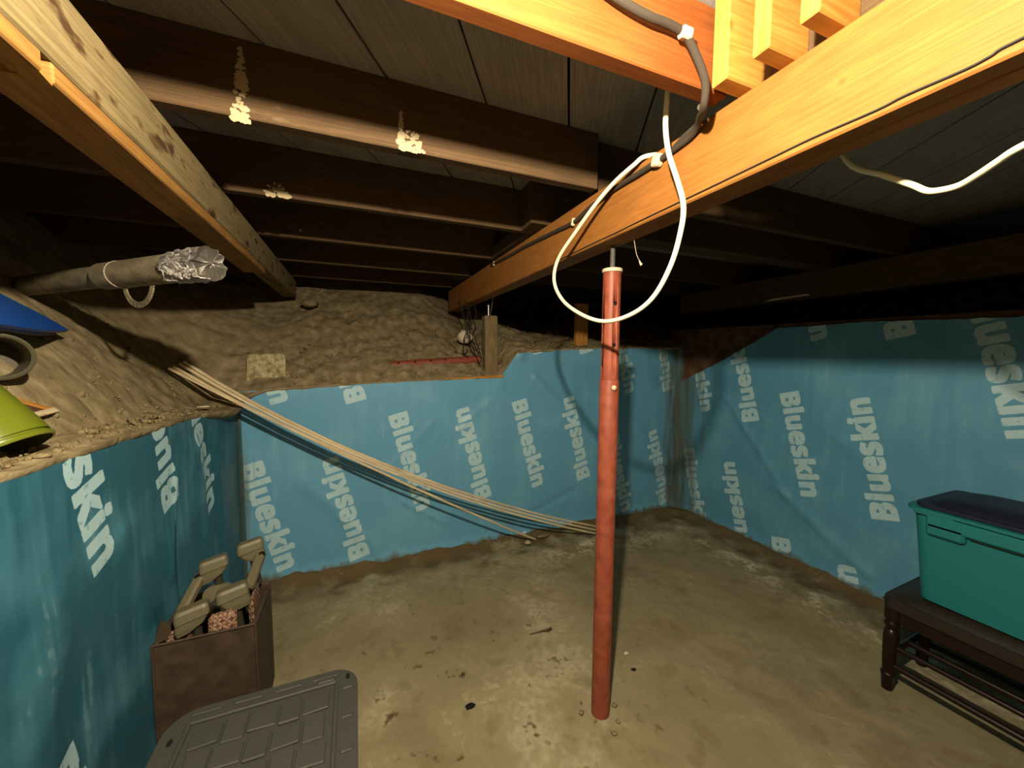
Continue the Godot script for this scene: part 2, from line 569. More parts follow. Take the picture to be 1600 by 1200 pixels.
# bare concrete slab: uv in metres from (-1, -3)
func floor_mat() -> void:
	var w := 1536
	var big := noise_bytes(401, w, w, 0.0035, 5)
	var mid := noise_bytes(402, w, w, 0.014, 5)
	var fin := noise_bytes(403, w, w, 0.06, 4)
	var rid := noise_bytes(404, w, w, 0.006, 5)
	var d := PackedByteArray()
	d.resize(w * w * 3)
	var base := Color(0.485, 0.45, 0.34)
	var pale := Color(0.59, 0.555, 0.44)
	var white := Color(0.78, 0.745, 0.64)
	var dark := Color(0.34, 0.275, 0.175)
	var span := 4.6
	for y in w:
		var z := -3.1 + span * y / w
		for x in w:
			var q := y * w + x
			var wx := -1.0 + span * x / w
			var b := big[q] / 255.0
			var m := mid[q] / 255.0
			var f := fin[q] / 255.0
			var c := base.lerp(pale, clampf(b * 1.1 - 0.2 + (f - 0.5) * 0.35, 0.0, 1.0))
			# damp brown band along the walls
			var edge := minf(z + 2.774, 2.88 - wx) + (m - 0.5) * 0.34
			c = c.lerp(dark, clampf((0.26 - edge) / 0.16, 0.0, 1.0) * 0.72)
			# salts along the inner side of the damp band, in broad drifts and along ridges
			var salt := clampf(1.0 - absf(edge - 0.42) / 0.16, 0.0, 1.0) * clampf((f * 0.7 + m - 0.78) * 3.2, 0.0, 1.0) * clampf((wx - 0.5) * 0.9, 0.2, 1.0)
			var rg := 1.0 - absf(rid[q] / 255.0 - 0.5) * 2.0
			salt = maxf(salt, clampf((rg - 0.94) * 12.0, 0.0, 1.0) * clampf((f + m - 0.86) * 2.0, 0.0, 0.6) * clampf((b - 0.36) * 4.0, 0.0, 1.0))
			salt = maxf(salt, clampf((b - 0.6) * 3.0, 0.0, 0.4) * clampf((f * 0.6 + m - 0.72) * 2.4, 0.0, 0.8))
			var drift := Vector2((wx - 2.05) / 0.62, (z + 2.42 - (wx - 2.05) * 0.25) / 0.17).length()
			salt = maxf(salt, clampf(1.25 - drift, 0.0, 0.9) * clampf((f + m * 1.3 - 0.85) * 2.2, 0.0, 1.0))
			c = c.lerp(white, salt * 0.9)
			# brown drips, most of them to the left front
			var near := Vector2(wx - 0.35, z + 1.35).length()
			var dr := clampf((m - 0.70) * 7.0, 0.0, 1.0) * clampf((f - 0.5) * 5.0, 0.0, 1.0) * clampf(1.25 - near, 0.1, 1.0)
			c = c.lerp(Color(0.2, 0.14, 0.075), dr * 0.75)
			# greyer trodden patches to the right of the post
			c = c.lerp(Color(0.36, 0.32, 0.24), clampf((b - 0.42) * 2.4, 0.0, 1.0) * clampf((wx - 0.9) * 1.3, 0.0, 1.0) * 0.5)
			c = c.lerp(dark, clampf(0.36 - rid[q] / 255.0, 0.0, 0.3) * 0.8)
			c = c.lerp(dark, clampf((0.3 - m) * 2.0, 0.0, 0.2))
			var p := q * 3
			d[p] = int(c.r * 255); d[p + 1] = int(c.g * 255); d[p + 2] = int(c.b * 255)
	M.floor = mat(Color.WHITE, 0.88, rgb_tex(w, w, d), Vector3.ONE, grey_tex(w, w, mid), 0.5, 0.25)


# ---- printed blue membrane; each wall's sheet picture is (metres * ppm) wide, origin at the floor line
func word_tris() -> Array:
	var sf := SystemFont.new()
	sf.font_names = PackedStringArray(["Droid Sans"])
	sf.font_weight = 700
	var fv := FontVariation.new()
	fv.base_font = sf
	fv.variation_embolden = 0.0
	fv.spacing_glyph = -1
	var tm := TextMesh.new()
	tm.font = fv
	tm.text = "Blueskin"
	tm.depth = 0.0
	tm.font_size = 64
	tm.pixel_size = 0.01
	var arr := tm.get_mesh_arrays()
	var v: PackedVector3Array = arr[Mesh.ARRAY_VERTEX]
	var ix: PackedInt32Array = arr[Mesh.ARRAY_INDEX]
	var lo := Vector2(1e9, 1e9)
	var hi := Vector2(-1e9, -1e9)
	for p in v:
		lo = lo.min(Vector2(p.x, p.y))
		hi = hi.max(Vector2(p.x, p.y))
	var out := []
	for k in range(0, ix.size(), 3):
		var t := []
		for j in 3:
			var p := v[ix[k + j]]
			t.append(Vector2((p.x - lo.x) / (hi.x - lo.x), (p.y - lo.y) / (hi.y - lo.y)))
		out.append(t)
	return out


func stamp(mask: PackedByteArray, w: int, h: int, tris: Array, p0: Vector2, along: Vector2, cap: Vector2) -> PackedByteArray:
	for t in tris:
		var a: Vector2 = p0 + along * t[0].x + cap * t[0].y
		var b: Vector2 = p0 + along * t[1].x + cap * t[1].y
		var c: Vector2 = p0 + along * t[2].x + cap * t[2].y
		var y0 := maxi(0, int(ceil(minf(a.y, minf(b.y, c.y)))))
		var y1 := mini(h - 1, int(floor(maxf(a.y, maxf(b.y, c.y)))))
		for y in range(y0, y1 + 1):
			var xl := 1e9
			var xr := -1e9
			for e in [[a, b], [b, c], [c, a]]:
				var p: Vector2 = e[0]
				var q: Vector2 = e[1]
				if (p.y - y) * (q.y - y) <= 0.0 and absf(p.y - q.y) > 1e-6:
					var x := p.x + (q.x - p.x) * (y - p.y) / (q.y - p.y)
					xl = minf(xl, x)
					xr = maxf(xr, x)
			for x in range(maxi(0, int(ceil(xl - 0.5))), mini(w - 1, int(floor(xr + 0.5))) + 1):
				mask[y * w + x] = 255
	return mask


func membrane_tex(sd: int, wm: float, hm: float, ppm: float, cols: Array, tris: Array, grime: Array, tint: Color) -> ImageTexture:
	var w := int(wm * ppm)
	var h := int(hm * ppm)
	var mask := PackedByteArray()
	mask.resize(w * h)
	for c in cols:
		var ang := deg_to_rad(-75.2 if c[0] == 0 else 104.8)
		var along := Vector2(cos(ang), sin(ang)) * 0.722
		var cap := Vector2(-along.y, along.x).normalized() * 0.135
		for k in range(c[3] if c.size() > 3 else -2, c[4] if c.size() > 3 else 3):
			var p := Vector2(c[1], c[2] + 1.083 * k)
			mask = stamp(mask, w, h, tris, Vector2(p.x * ppm, h - p.y * ppm), Vector2(along.x, -along.y) * ppm, Vector2(cap.x, -cap.y) * ppm)
	# the print is heavier than the font: thicken it by a few pixels
	for pass_no in 2:
		var src := mask.duplicate()
		var step := w if pass_no == 1 else 1
		for q in range(2 * step, w * h - 2 * step):
			if src[q - step] or src[q + step] or src[q - 2 * step] or src[q + 2 * step]: mask[q] = 255
	var big := noise_bytes(sd, w, h, 0.004, 4)
	var fin := noise_bytes(sd + 1, w, h, 0.05, 4)
	var str := noise_bytes(sd + 2, w, h, 0.03, 4, FastNoiseLite.TYPE_SIMPLEX_SMOOTH, w, maxi(8, h / 10))
	var d := PackedByteArray()
	d.resize(w * h * 3)
	var blue := tint
	var light := Color(0.48, 0.70, 0.78)
	var letter := Color(0.70, 0.82, 0.84)
	var mud := Color(0.33, 0.28, 0.2)
	for y in h:
		var vy := float(h - y) / ppm
		for x in w:
			var q := y * w + x
			var vx := x / ppm
			var b := big[q] / 255.0
			var f := fin[q] / 255.0
			var s := str[q] / 255.0
			var c := blue.lerp(light, clampf((b - 0.42) * 0.75 + (s - 0.5) * 0.35, 0.0, 0.6))
			var dirt := clampf((0.035 - vy + (b - 0.5) * 0.05 + (s - 0.5) * 0.05) / 0.05, 0.0, 0.75)
			for g in grime:
				var dx: float = absf(vx - g[0]) / g[1]
				dirt = maxf(dirt, clampf(1.0 - dx + (s - 0.5) * 1.2, 0.0, 1.0) * g[2])
			if mask[q]:
				var wear := clampf((f - 0.12) * 7.0, 0.7, 1.0)
				c = c.lerp(letter, wear * 0.9 * (1.0 - dirt * 0.6))
			c = c.lerp(mud, dirt)
			c = c.lerp(Color(0.66, 0.7, 0.66), clampf((s + f * 0.35 - 1.03) * 3.0, 0.0, 0.22))
			var p := q * 3
			d[p] = int(c.r * 255); d[p + 1] = int(c.g * 255); d[p + 2] = int(c.b * 255)
	return rgb_tex(w, h, d)


func membrane_mats() -> void:
	var tris := word_tris()
	var film := seam_noise(502, 512, 0.01, 4)
	# column entries: [0 reading down | 1 reading up, x, y of the word's start]; x measured along the wall as seen from inside
	var back := membrane_tex(511, 3.7, 1.66, 460.0, [[0, -0.678 + 0.75, 0.75], [0, 0.203 + 0.75, 1.018], [0, 1.13 + 0.75, 1.074], [0, 2.03 + 0.75, 0.73], [1, 0.064 + 0.75, 0.071], [1, 0.962 + 0.75, 0.364], [1, 1.869 + 0.75, 0.414], [1, 2.774 + 0.75, 0.07]], tris, [[3.62, 0.22, 0.75], [0.03, 0.1, 0.6]], Color(0.375, 0.605, 0.73))
	var right := membrane_tex(521, 4.4, 1.8, 440.0, [[0, 0.07, 0.575], [0, 0.918, 1.176], [0, 1.796, 0.682], [0, 2.66, 1.0], [1, 0.776, 0.964], [1, 1.625, 0.507], [1, 2.5, 0.01], [1, 3.4, 0.4]], tris, [[0.0, 0.28, 0.7]], Color(0.33, 0.56, 0.67))
	# left wall: x measured from z = +1.2 towards the back wall
	var left := membrane_tex(531, 4.1, 1.3, 480.0, [[0, 1.173 + 1.2, 1.54, 0, 1], [0, 1.10 + 1.2, 0.455, 0, 1], [1, 1.905 + 1.2, 0.885, 0, 1], [0, 2.01 + 1.2, 1.38, 0, 1], [0, 0.28 + 1.2, 0.9], [0, -0.6 + 1.2, 1.0], [1, 0.0 + 1.2, 0.4]], tris, [[3.98, 0.26, 0.55]], Color(0.145, 0.335, 0.40))  # same blue membrane; tint darkened to offset the brightness of the near bulb
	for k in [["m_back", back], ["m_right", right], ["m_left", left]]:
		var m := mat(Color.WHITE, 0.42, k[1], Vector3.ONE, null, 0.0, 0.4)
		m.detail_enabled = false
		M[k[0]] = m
	M.film = film


# ---------------------------------------------------------------- the shell
func lerp_table(t: Array, x: float) -> float:
	if x <= t[0][0]: return t[0][1]
	for i in range(1, t.size()):
		if x <= t[i][0]:
			return lerpf(t[i - 1][1], t[i][1], (x - t[i - 1][0]) / (t[i][0] - t[i - 1][0]))
	return t[-1][1]


func back_top(x: float) -> float:
	return lerp_table([[-0.8, 1.17], [-0.66, 1.205], [-0.635, 1.216], [0.224, 1.253], [1.0, 1.272], [1.03, 1.278], [1.1, 1.37], [1.165, 1.458], [1.3, 1.475], [1.93, 1.51], [2.9, 1.52]], x)


func right_top(s: float) -> float: # s = distance from the back wall
	return lerp_table([[0.0, 1.20], [0.1, 1.25], [0.45, 1.42], [0.88, 1.66], [1.4, 1.668], [2.0, 1.645], [4.5, 1.63]], s)


func left_top(z: float) -> float: # z negative towards the back
	return lerp_table([[-2.9, 1.15], [-2.56, 1.135], [-2.3, 1.145], [-2.04, 1.165], [-1.42, 1.180], [-1.0, 1.187], [1.5, 1.19]], z)


func right_x(z: float) -> float:
	return 2.87 + 0.03 * (z + 2.774)


func wrinkle(a: float, b: float, folds: Array, sd: float) -> float:
	var d := 0.009 + 0.006 * nz.get_noise_2d(a * 1.1 + sd, b * 0.8) + 0.0016 * nz.get_noise_2d(a * 5.0 + sd, b * 4.0)
	for f in folds:
		var p := Vector2(a, b)
		var c := Geometry2D.get_closest_point_to_segment(p, f[0], f[1])
		var e: float = (p - c).length() / f[2]
		if e < 3.0:
			d += 1.7 * f[3] * exp(-e * e) * (1.0 + 0.5 * nz.get_noise_2d(a * 6.0, b * 6.0 + sd))
	return maxf(d, 0.0015)


func structure() -> void:
	# floor slab
	var fl := sheet(230, 230, func(i: int, j: int):
		var x := -1.0 + 4.6 * i / 230.0
		var z := -3.1 + 4.6 * j / 230.0
		var y := 0.007 * nz.get_noise_2d(x * 1.2, z * 1.2) + 0.0035 * nz2.get_noise_2d(x, z)
		var e: float = minf(z + 2.774, right_x(z) - x)
		y -= 0.02 * exp(-pow((e - 0.16) / 0.1, 2))
		y += 0.03 * exp(-pow(e / 0.07, 2)) * (0.6 + nz2.get_noise_2d(x * 0.7, z * 0.7 + 9.0))
		return [Vector3(x, y, z), Vector2((x + 1.0) / 4.6, (z + 3.1) / 4.6)], true)
	var f := put("floor", fl, M.floor)
	struct(f, "rough stained concrete floor with white salt marks")
	var st := begin()
	bev(st, Vector3(1.3, -0.1, 0.15), Vector3(4.7, 0.14, 6.6), 0.01)
	put("slab", st, M.paver, f)
	# back wall
	var folds_b := [[Vector2(1.33, 1.27), Vector2(1.95, 0.66), 0.03, 0.007], [Vector2(1.1, 1.2), Vector2(1.5, 0.95), 0.025, -0.004], [Vector2(2.35, 0.8), Vector2(2.75, 0.45), 0.04, 0.006], [Vector2(-0.3, 0.6), Vector2(0.1, 0.1), 0.05, 0.006], [Vector2(0.15, 0.6), Vector2(0.5, 0.95), 0.03, 0.004], [Vector2(0.3, 0.4), Vector2(0.6, 0.2), 0.02, 0.005], [Vector2(0.7, 0.9), Vector2(0.95, 1.1), 0.03, 0.004], [Vector2(1.2, 0.12), Vector2(1.7, 0.3), 0.03, -0.004], [Vector2(1.65, 1.3), Vector2(1.75, 0.9), 0.05, 0.006]]
	var wb := Node3D.new()
	wb.name = "wall_back"
	add_child(wb)
	struct(wb, "low back wall under blue printed membrane sheets, stepping up towards the right")
	var poly := PackedVector2Array([Vector2(-0.8, -0.05)])
	poly.append(Vector2(3.0, -0.05))
	poly.append(Vector2(3.0, back_top(2.9) - 0.012))
	for x in [2.0, 1.5, 1.165, 1.1, 1.03, 0.6, 0.2, -0.3, -0.635, -0.8]:
		poly.append(Vector2(x, back_top(x) - 0.012))
	st = begin()
	prism(st, poly, 0.12, Transform3D(Basis(), Vector3(0, 0, BACK_Z - 0.125)))
	put("wall_core", st, M.core, wb)
	var seams := [-0.72, 0.14, 1.035, 1.96, 2.885]
	for k in 4:
		var x0: float = seams[k] - (0.015 if k else 0.0)
		var x1: float = seams[k + 1] + 0.015
		var nu := int((x1 - x0) / 0.0125)
		var lift := 0.0025 * (k % 2)
		put("membrane_sheet", sheet(nu, 110, func(i: int, j: int):
			var x := lerpf(x0, x1, float(i) / nu)
			var y := lerpf(-0.03, back_top(x) + 0.006 * nz2.get_noise_1d(x * 2.0) + 0.004, j / 110.0)
			var d := wrinkle(x, y, folds_b, 3.0) + lift
			d += 0.02 * exp(-pow((y + 0.01) / 0.05, 2))
			# lifted torn corner where the sheet steps up
			d += 0.02 * exp(-pow((x - 1.2) / 0.05, 2) - pow((y - 1.45) / 0.04, 2))
			if x > 2.8: d += (x - 2.8) * 0.25
			return [Vector3(x, y, BACK_Z + d), Vector2((x + 0.75) / 3.7, 1.0 - y / 1.66)]), M.m_back, wb)
	# right wall
	var folds_r := [[Vector2(0.5, 1.1), Vector2(1.0, 0.45), 0.03, 0.007], [Vector2(0.25, 0.6), Vector2(0.45, 1.1), 0.04, 0.005], [Vector2(1.2, 1.0), Vector2(1.6, 0.7), 0.06, 0.006], [Vector2(0.9, 0.5), Vector2(1.5, 0.12), 0.04, 0.006], [Vector2(2.0, 0.9), Vector2(2.2, 0.3), 0.05, 0.005]]
	var wr := Node3D.new()
	wr.name = "wall_right"
	add_child(wr)
	struct(wr, "right wall under blue printed membrane, its top corner cut away beside the back wall")
	st = begin()
	var rp := PackedVector2Array([Vector2(-4.5, -0.05), Vector2(0.12, -0.05), Vector2(0.12, 1.70), Vector2(-4.5, 1.66)])
	var rb := Basis(Vector3(-0.03, 0, -1).normalized(), Vector3.UP, Vector3(1, 0, -0.03).normalized())
	prism(st, rp, 0.12, Transform3D(rb, Vector3(right_x(BACK_Z) + 0.006, 0, BACK_Z)))
	put("wall_core", st, M.core, wr)
	var rs := [-0.005, 0.84, 1.72, 2.6, 3.5, 4.35]
	for k in 5:
		var s0: float = rs[k] - (0.015 if k else 0.0)
		var s1: float = rs[k + 1] + 0.015
		var nu := int((s1 - s0) / 0.0125)
		put("membrane_sheet", sheet(nu, 110, func(i: int, j: int):
			var s := lerpf(s0, s1, float(i) / nu)
			var z := BACK_Z + s
			var y := lerpf(-0.03, right_top(s) + 0.006 * nz2.get_noise_1d(s * 2.0 + 30.0), j / 110.0)
			var d := wrinkle(s, y, folds_r, 8.0) + 0.0025 * (k % 2)
			d += 0.02 * exp(-pow((y + 0.01) / 0.05, 2))
			d += maxf(0.0, 0.06 - s) * 0.3
			return [Vector3(right_x(z) - d, y, z), Vector2(s / 4.4, 1.0 - y / 1.8)]), M.m_right, wr)
	# left wall, its far end rounding into the corner
	var folds_l := [[Vector2(1.5 + 1.2, 0.9), Vector2(1.75 + 1.2, 0.2), 0.05, 0.006], [Vector2(1.2 + 1.2, 0.8), Vector2(1.05 + 1.2, 0.3), 0.08, 0.006], [Vector2(2.1 + 1.2, 1.0), Vector2(2.2 + 1.2, 0.3), 0.05, 0.008], [Vector2(2.35 + 1.2, 1.05), Vector2(2.38 + 1.2, 0.2), 0.05, 0.01], [Vector2(1.9 + 1.2, 1.0), Vector2(1.8 + 1.2, 0.6), 0.02, 0.004]]
	var wl := Node3D.new()
	wl.name = "wall_left"
	add_child(wl)
	struct(wl, "low left wall under blue printed membrane darkened against the bulb, earth heaped along its top")
	st = begin()
	prism(st, PackedVector2Array([Vector2(-1.5, -0.05), Vector2(2.9, -0.05), Vector2(2.9, 1.13), Vector2(2.3, 1.12), Vector2(1.9, 1.14), Vector2(1.0, 1.165), Vector2(-1.5, 1.175)]), 0.12, Transform3D(Basis(Vector3(0, 0, -1), Vector3.UP, Vector3(1, 0, 0)), Vector3(LEFT_X - 0.126, 0, 0)))
	put("wall_core", st, M.core, wl)
	var ls := [0.0, 1.15, 2.16, 3.06, 4.06]
	for k in 4:
		var s0: float = ls[k] - (0.015 if k else 0.0)
		var s1: float = ls[k + 1] + 0.015
		var nu := int((s1 - s0) / 0.0125)
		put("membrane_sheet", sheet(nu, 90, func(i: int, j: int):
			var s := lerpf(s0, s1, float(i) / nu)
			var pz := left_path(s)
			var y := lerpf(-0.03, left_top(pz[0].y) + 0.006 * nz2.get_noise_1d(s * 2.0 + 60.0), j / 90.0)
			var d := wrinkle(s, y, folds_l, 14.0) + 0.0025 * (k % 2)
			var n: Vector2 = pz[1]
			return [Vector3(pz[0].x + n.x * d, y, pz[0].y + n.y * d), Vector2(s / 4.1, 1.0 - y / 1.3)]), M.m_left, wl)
	earth()
	shell_behind()
	# ceiling of diagonal planks
	var ce := Node3D.new()
	ce.name = "ceiling"
	add_child(ce)
	struct(ce, "dark ceiling of wide diagonal boards lying on the joists")
	st = begin()
	bev(st, Vector3(1.0, PLANK_Y + 0.075, -1.2), Vector3(8.2, 0.1, 7.2), 0.01)
	put("subfloor", st, M.hole, ce)  # near-black backing so the open gaps between boards look dark
	var dir := Vector2(0.5107, -0.8598)
	var nor := Vector2(0.8598, 0.5107)
	var room := PackedVector2Array([Vector2(-3.0, -4.7), Vector2(5.0, -4.7), Vector2(5.0, 2.3), Vector2(-3.0, 2.3)])
	for k in range(-22, 26):
		var c := Vector2(-0.02 + 0.3 * k, -1.0)
		var w := 0.2505 + rng.randf() * 0.002
		var board := PackedVector2Array([c - dir * 9, c + dir * 9, c + dir * 9 + nor * w, c - dir * 9 + nor * w])
		for q in Geometry2D.intersect_polygons(board, room):
			var local := PackedVector2Array()
			for p in q: local.append(Vector2((p - c).dot(dir), (p - c).dot(nor)))
			st = begin()
			var bs := Basis(Vector3(dir.x, 0, dir.y), Vector3(nor.x, 0, nor.y), Vector3(0, 1, 0))
			prism(st, local, 0.022, Transform3D(bs, Vector3(c.x, PLANK_Y + 0.002 * rng.randf(), c.y)), Vector2(rng.randf() * 2, rng.randf()))
			put("plank", st, M.plank, ce)
	chalk(ce)


# (the chalk arrow is scribbled on a ceiling board)
func chalk(ce: Node3D) -> void:
	var st := begin()
	var y := PLANK_Y - 0.0012
	for e in [[Vector2(0.30, -0.945), Vector2(0.336, -0.925)], [Vector2(0.336, -0.925), Vector2(0.322, -0.958)], [Vector2(0.336, -0.925), Vector2(0.306, -0.922)], [Vector2(0.285, -0.928), Vector2(0.312, -0.935)], [Vector2(0.283, -0.95), Vector2(0.288, -0.953)]]:
		bar(st, Vector3(e[0].x, y, e[0].y), Vector3(e[1].x, y, e[1].y), 0.0035, 0.001, Vector3.UP, 0.0002)
	put("chalk_mark", st, M.limewash, ce).set_meta("label", "white chalk arrow")


# point (x, z) and inward normal along the left wall; s from z = +1.2
func left_path(s: float) -> Array:
	var r := 0.03
	var straight := 1.2 + 2.774 - r
	if s <= straight:
		return [Vector2(LEFT_X, 1.2 - s), Vector2(1, 0)]
	var a := minf((s - straight) / r, PI / 2)
	var c := Vector2(LEFT_X + r, BACK_Z + r)
	return [c + Vector2(-cos(a), -sin(a)) * (r - 0.003), Vector2(cos(a), sin(a))]


# inner edge of the earth along all three walls: [point (x, z), outward normal, edge height, zone]
func earth_path(t: float) -> Array:
	var r := 0.16
	var l1 := 1.6 + 2.774 - r
	var arc := r * PI / 2
	var l2 := 3.55 - r
	if t < l1:
		var z := 1.6 - t
		return [Vector2(LEFT_X, z), Vector2(-1, 0), left_top(z), 0.0]
	if t < l1 + arc:
		var a := (t - l1) / r
		var k := a / (PI / 2)
		return [Vector2(LEFT_X + r, BACK_Z + r) + Vector2(-cos(a), -sin(a)) * r, Vector2(-cos(a), -sin(a)), lerpf(left_top(-2.7), back_top(-0.6), k), k]
	if t < l1 + arc + l2:
		var x := LEFT_X + r + (t - l1 - arc)
		return [Vector2(x, BACK_Z), Vector2(0, -1), back_top(x), 1.0 + clampf((x - 0.6) / 1.0, 0.0, 1.0)]
	var e := t - l1 - arc - l2
	var z2 := BACK_Z + e
	return [Vector2(right_x(z2) + 0.1, z2), Vector2(1, 0), 1.64, 3.0]


func earth_rise(zone: float, d: float) -> float:
	var l := 0.12 * d + maxf(0.0, d - 0.13) * 1.15
	var b := 0.66 * d
	var br := 0.22 * d
	var rr := 0.05 * d
	if zone <= 1.0: return lerpf(l, b, smoothstep(0.2, 1.0, zone))
	if zone <= 2.0: return lerpf(b, br, zone - 1.0)
	return rr


func earth_height(x: float, z: float) -> float:
	# used to rest things: same fields, evaluated for a point outside the walls
	if z < BACK_Z and x > LEFT_X + 0.16:
		return back_top(x) + earth_rise(1.0 + clampf((x - 0.6) / 1.0, 0.0, 1.0), BACK_Z - z)
	return left_top(z) + earth_rise(0.0, LEFT_X - x)


func earth() -> void:
	var total := 1.6 + 2.774 - 0.16 + 0.16 * PI / 2 + 3.55 - 0.16
	var nu := 300
	var nv := 110
	var me := sheet(nu, nv, func(i: int, j: int):
		var t := total * i / nu
		var e := earth_path(t)
		var p: Vector2 = e[0]
		var n: Vector2 = e[1]
		var lip := 0.014 + 0.010 * nz2.get_noise_1d(t * 1.5)
		# the crust that hangs over the rounded corner
		var ct := exp(-pow((t - 4.12) / 0.2, 2))
		lip += 0.075 * ct
		var d: float
		var y: float
		if j < 8:
			var k := j / 8.0
			d = -lip * sin(k * PI / 2)
			y = e[2] - 0.008 - 0.035 * ct + (0.023 + 0.045 * ct) * (1.0 - cos(k * PI / 2))
		else:
			var k := (j - 8) / float(nv - 8)
			d = -lip + (2.25 + lip) * pow(k, 1.7)
			y = e[2] + 0.015 + earth_rise(e[3], maxf(d, 0.0))
			var q := p + n * d
			y += 0.022 * nz.get_noise_2d(q.x * 2.2, q.y * 2.2) * clampf(d * 6.0, 0.15, 1.6) + 0.016 * nz2.get_noise_2d(q.x * 1.3, q.y * 1.3) * clampf(d * 10.0 + 0.3, 0.3, 1.3)
		y = minf(y, PLANK_Y - 0.01)
		var w := p + n * d
		return [Vector3(w.x, y, w.y), Vector2(t, d)], true)
	var o := put("earth_bank", me, M.dirt)
	struct(o, "bare brown earth banked up behind the tops of the membrane walls")
	# ledge of earth behind the right wall
	var me2 := sheet(60, 30, func(i: int, j: int):
		var z := -4.7 + 6.4 * i / 60.0
		var x := right_x(z) + 0.11 + 2.0 * j / 30.0
		return [Vector3(x, 1.66 + 0.02 * nz.get_noise_2d(x * 2, z * 2), z), Vector2(x, z)], false)
	put("earth_ledge", me2, M.dirt, o)
	# crumbs and small stones, more than anyone would count
	var pm := begin()
	blob(pm, Vector3.ZERO, Vector3(1, 0.75, 0.85), 4.0, 8, 0.5)
	var pmesh := pm.commit()
	pmesh.surface_set_material(0, M.stone)
	var mm := MultiMesh.new()
	mm.transform_format = MultiMesh.TRANSFORM_3D
	mm.mesh = pmesh
	var xs := []
	for k in 1800:
		var x: float
		var z: float
		if rng.randf() < 0.55:
			x = rng.randf_range(-0.5, 2.6)
			z = BACK_Z - 0.02 - rng.randf() * rng.randf() * 0.9
		else:
			x = LEFT_X - 0.02 - rng.randf() * rng.randf() * 0.6
			z = rng.randf_range(-2.6, -0.7)
		var r := 0.003 + 0.012 * pow(rng.randf(), 3.0)
		xs.append(Transform3D(Basis.from_euler(Vector3(rng.randf() * 6, rng.randf() * 6, rng.randf() * 6)).scaled(Vector3.ONE * r), Vector3(x, earth_height(x, z) + 0.016, z)))
	mm.instance_count = xs.size()
	for k in xs.size(): mm.set_instance_transform(k, xs[k])
	var mi := MultiMeshInstance3D.new()
	mi.name = "earth_crumbs"
	mi.multimesh = mm
	mi.set_meta("kind", "stuff")
	o.add_child(mi)


func shell_behind() -> void:
	var st := begin()
	bev(st, Vector3(-3.05, 1.1, -1.2), Vector3(0.1, 2.4, 7.2), 0.01)
	bev(st, Vector3(5.05, 1.1, -1.2), Vector3(0.1, 2.4, 7.2), 0.01)
	bev(st, Vector3(1.0, 1.1, -4.75), Vector3(8.2, 2.4, 0.1), 0.01)
	struct(put("wall_outer", st, M.core), "dark foundation beyond the earth banks")
	st = begin()
	bev(st, Vector3(-1.5, 1.1, 1.65), Vector3(3.1, 2.3, 0.12), 0.01)
	bev(st, Vector3(2.95, 1.1, 1.65), Vector3(4.2, 2.3, 0.12), 0.01)
	bev(st, Vector3(0.45, 2.1, 1.65), Vector3(0.85, 0.3, 0.12), 0.01)
	struct(put("wall_front", st, M.core), "unseen wall behind the camera with a doorway added for fill light")  # doorway added to let fill light into the room
	st = begin()
	bev(st, Vector3(-0.35, 1.1, 2.6), Vector3(0.1, 2.3, 1.8), 0.01)
	bev(st, Vector3(1.25, 1.1, 2.6), Vector3(0.1, 2.3, 1.8), 0.01)
	bev(st, Vector3(0.45, 1.1, 3.5), Vector3(1.7, 2.3, 0.1), 0.01)
	bev(st, Vector3(0.45, -0.05, 2.6), Vector3(1.7, 0.1, 1.9), 0.01)
	bev(st, Vector3(0.45, 2.25, 2.6), Vector3(1.7, 0.1, 1.9), 0.01)
	struct(put("wall_added_passage", st, M.paver), "added unseen passage that holds the fill lamp")  # unseen passage added to carry the fill lamp


# ---------------------------------------------------------------- timbers
func joist(x0: float, x1: float, z: float, th: float, m: Material, label: String, group: String, called := "floor_joist", top := PLANK_Y, bottom := JOIST_Y) -> Node3D:
	var o := thing(called, label, "joist", Vector3((x0 + x1) / 2, bottom, z), group)
	var st := begin()
	bev(st, Vector3(0, (top - bottom) / 2, 0), Vector3(x1 - x0, top - bottom, th), 0.003, Basis(), Vector2(rng.randf() * 2, rng.randf()))
	put("board", st, m, o)
	return o


# flakes of old limewash on the face of a board (normal +z), centre c in the board's own axes
func limewash(o: Node3D, c: Vector3, w: float, h: float, sd: int) -> void:
	var st := begin()
	var r := RandomNumberGenerator.new()
	r.seed = sd
	for k in 70:
		# thick near the bottom edge, thinning out upwards
		var v := pow(r.randf(), 1.8)
		var p := c + Vector3(r.randf_range(-0.5, 0.5) * w * (1.0 - 0.55 * v), (v - 0.5) * h, 0)
		var poly := PackedVector2Array()
		var s := lerpf(0.011, 0.004, v) * r.randf_range(0.5, 1.1)
		for q in 8:
			poly.append(Vector2(cos(TAU * q / 8) * s, sin(TAU * q / 8) * s * 0.8) * r.randf_range(0.55, 1.15))
		prism(st, poly, 0.0006 + 0.00002 * k, Transform3D(Basis(), p))
	put("limewash_flake", st, M.limewash, o).set_meta("label", "chalky white flakes on the dark joist")


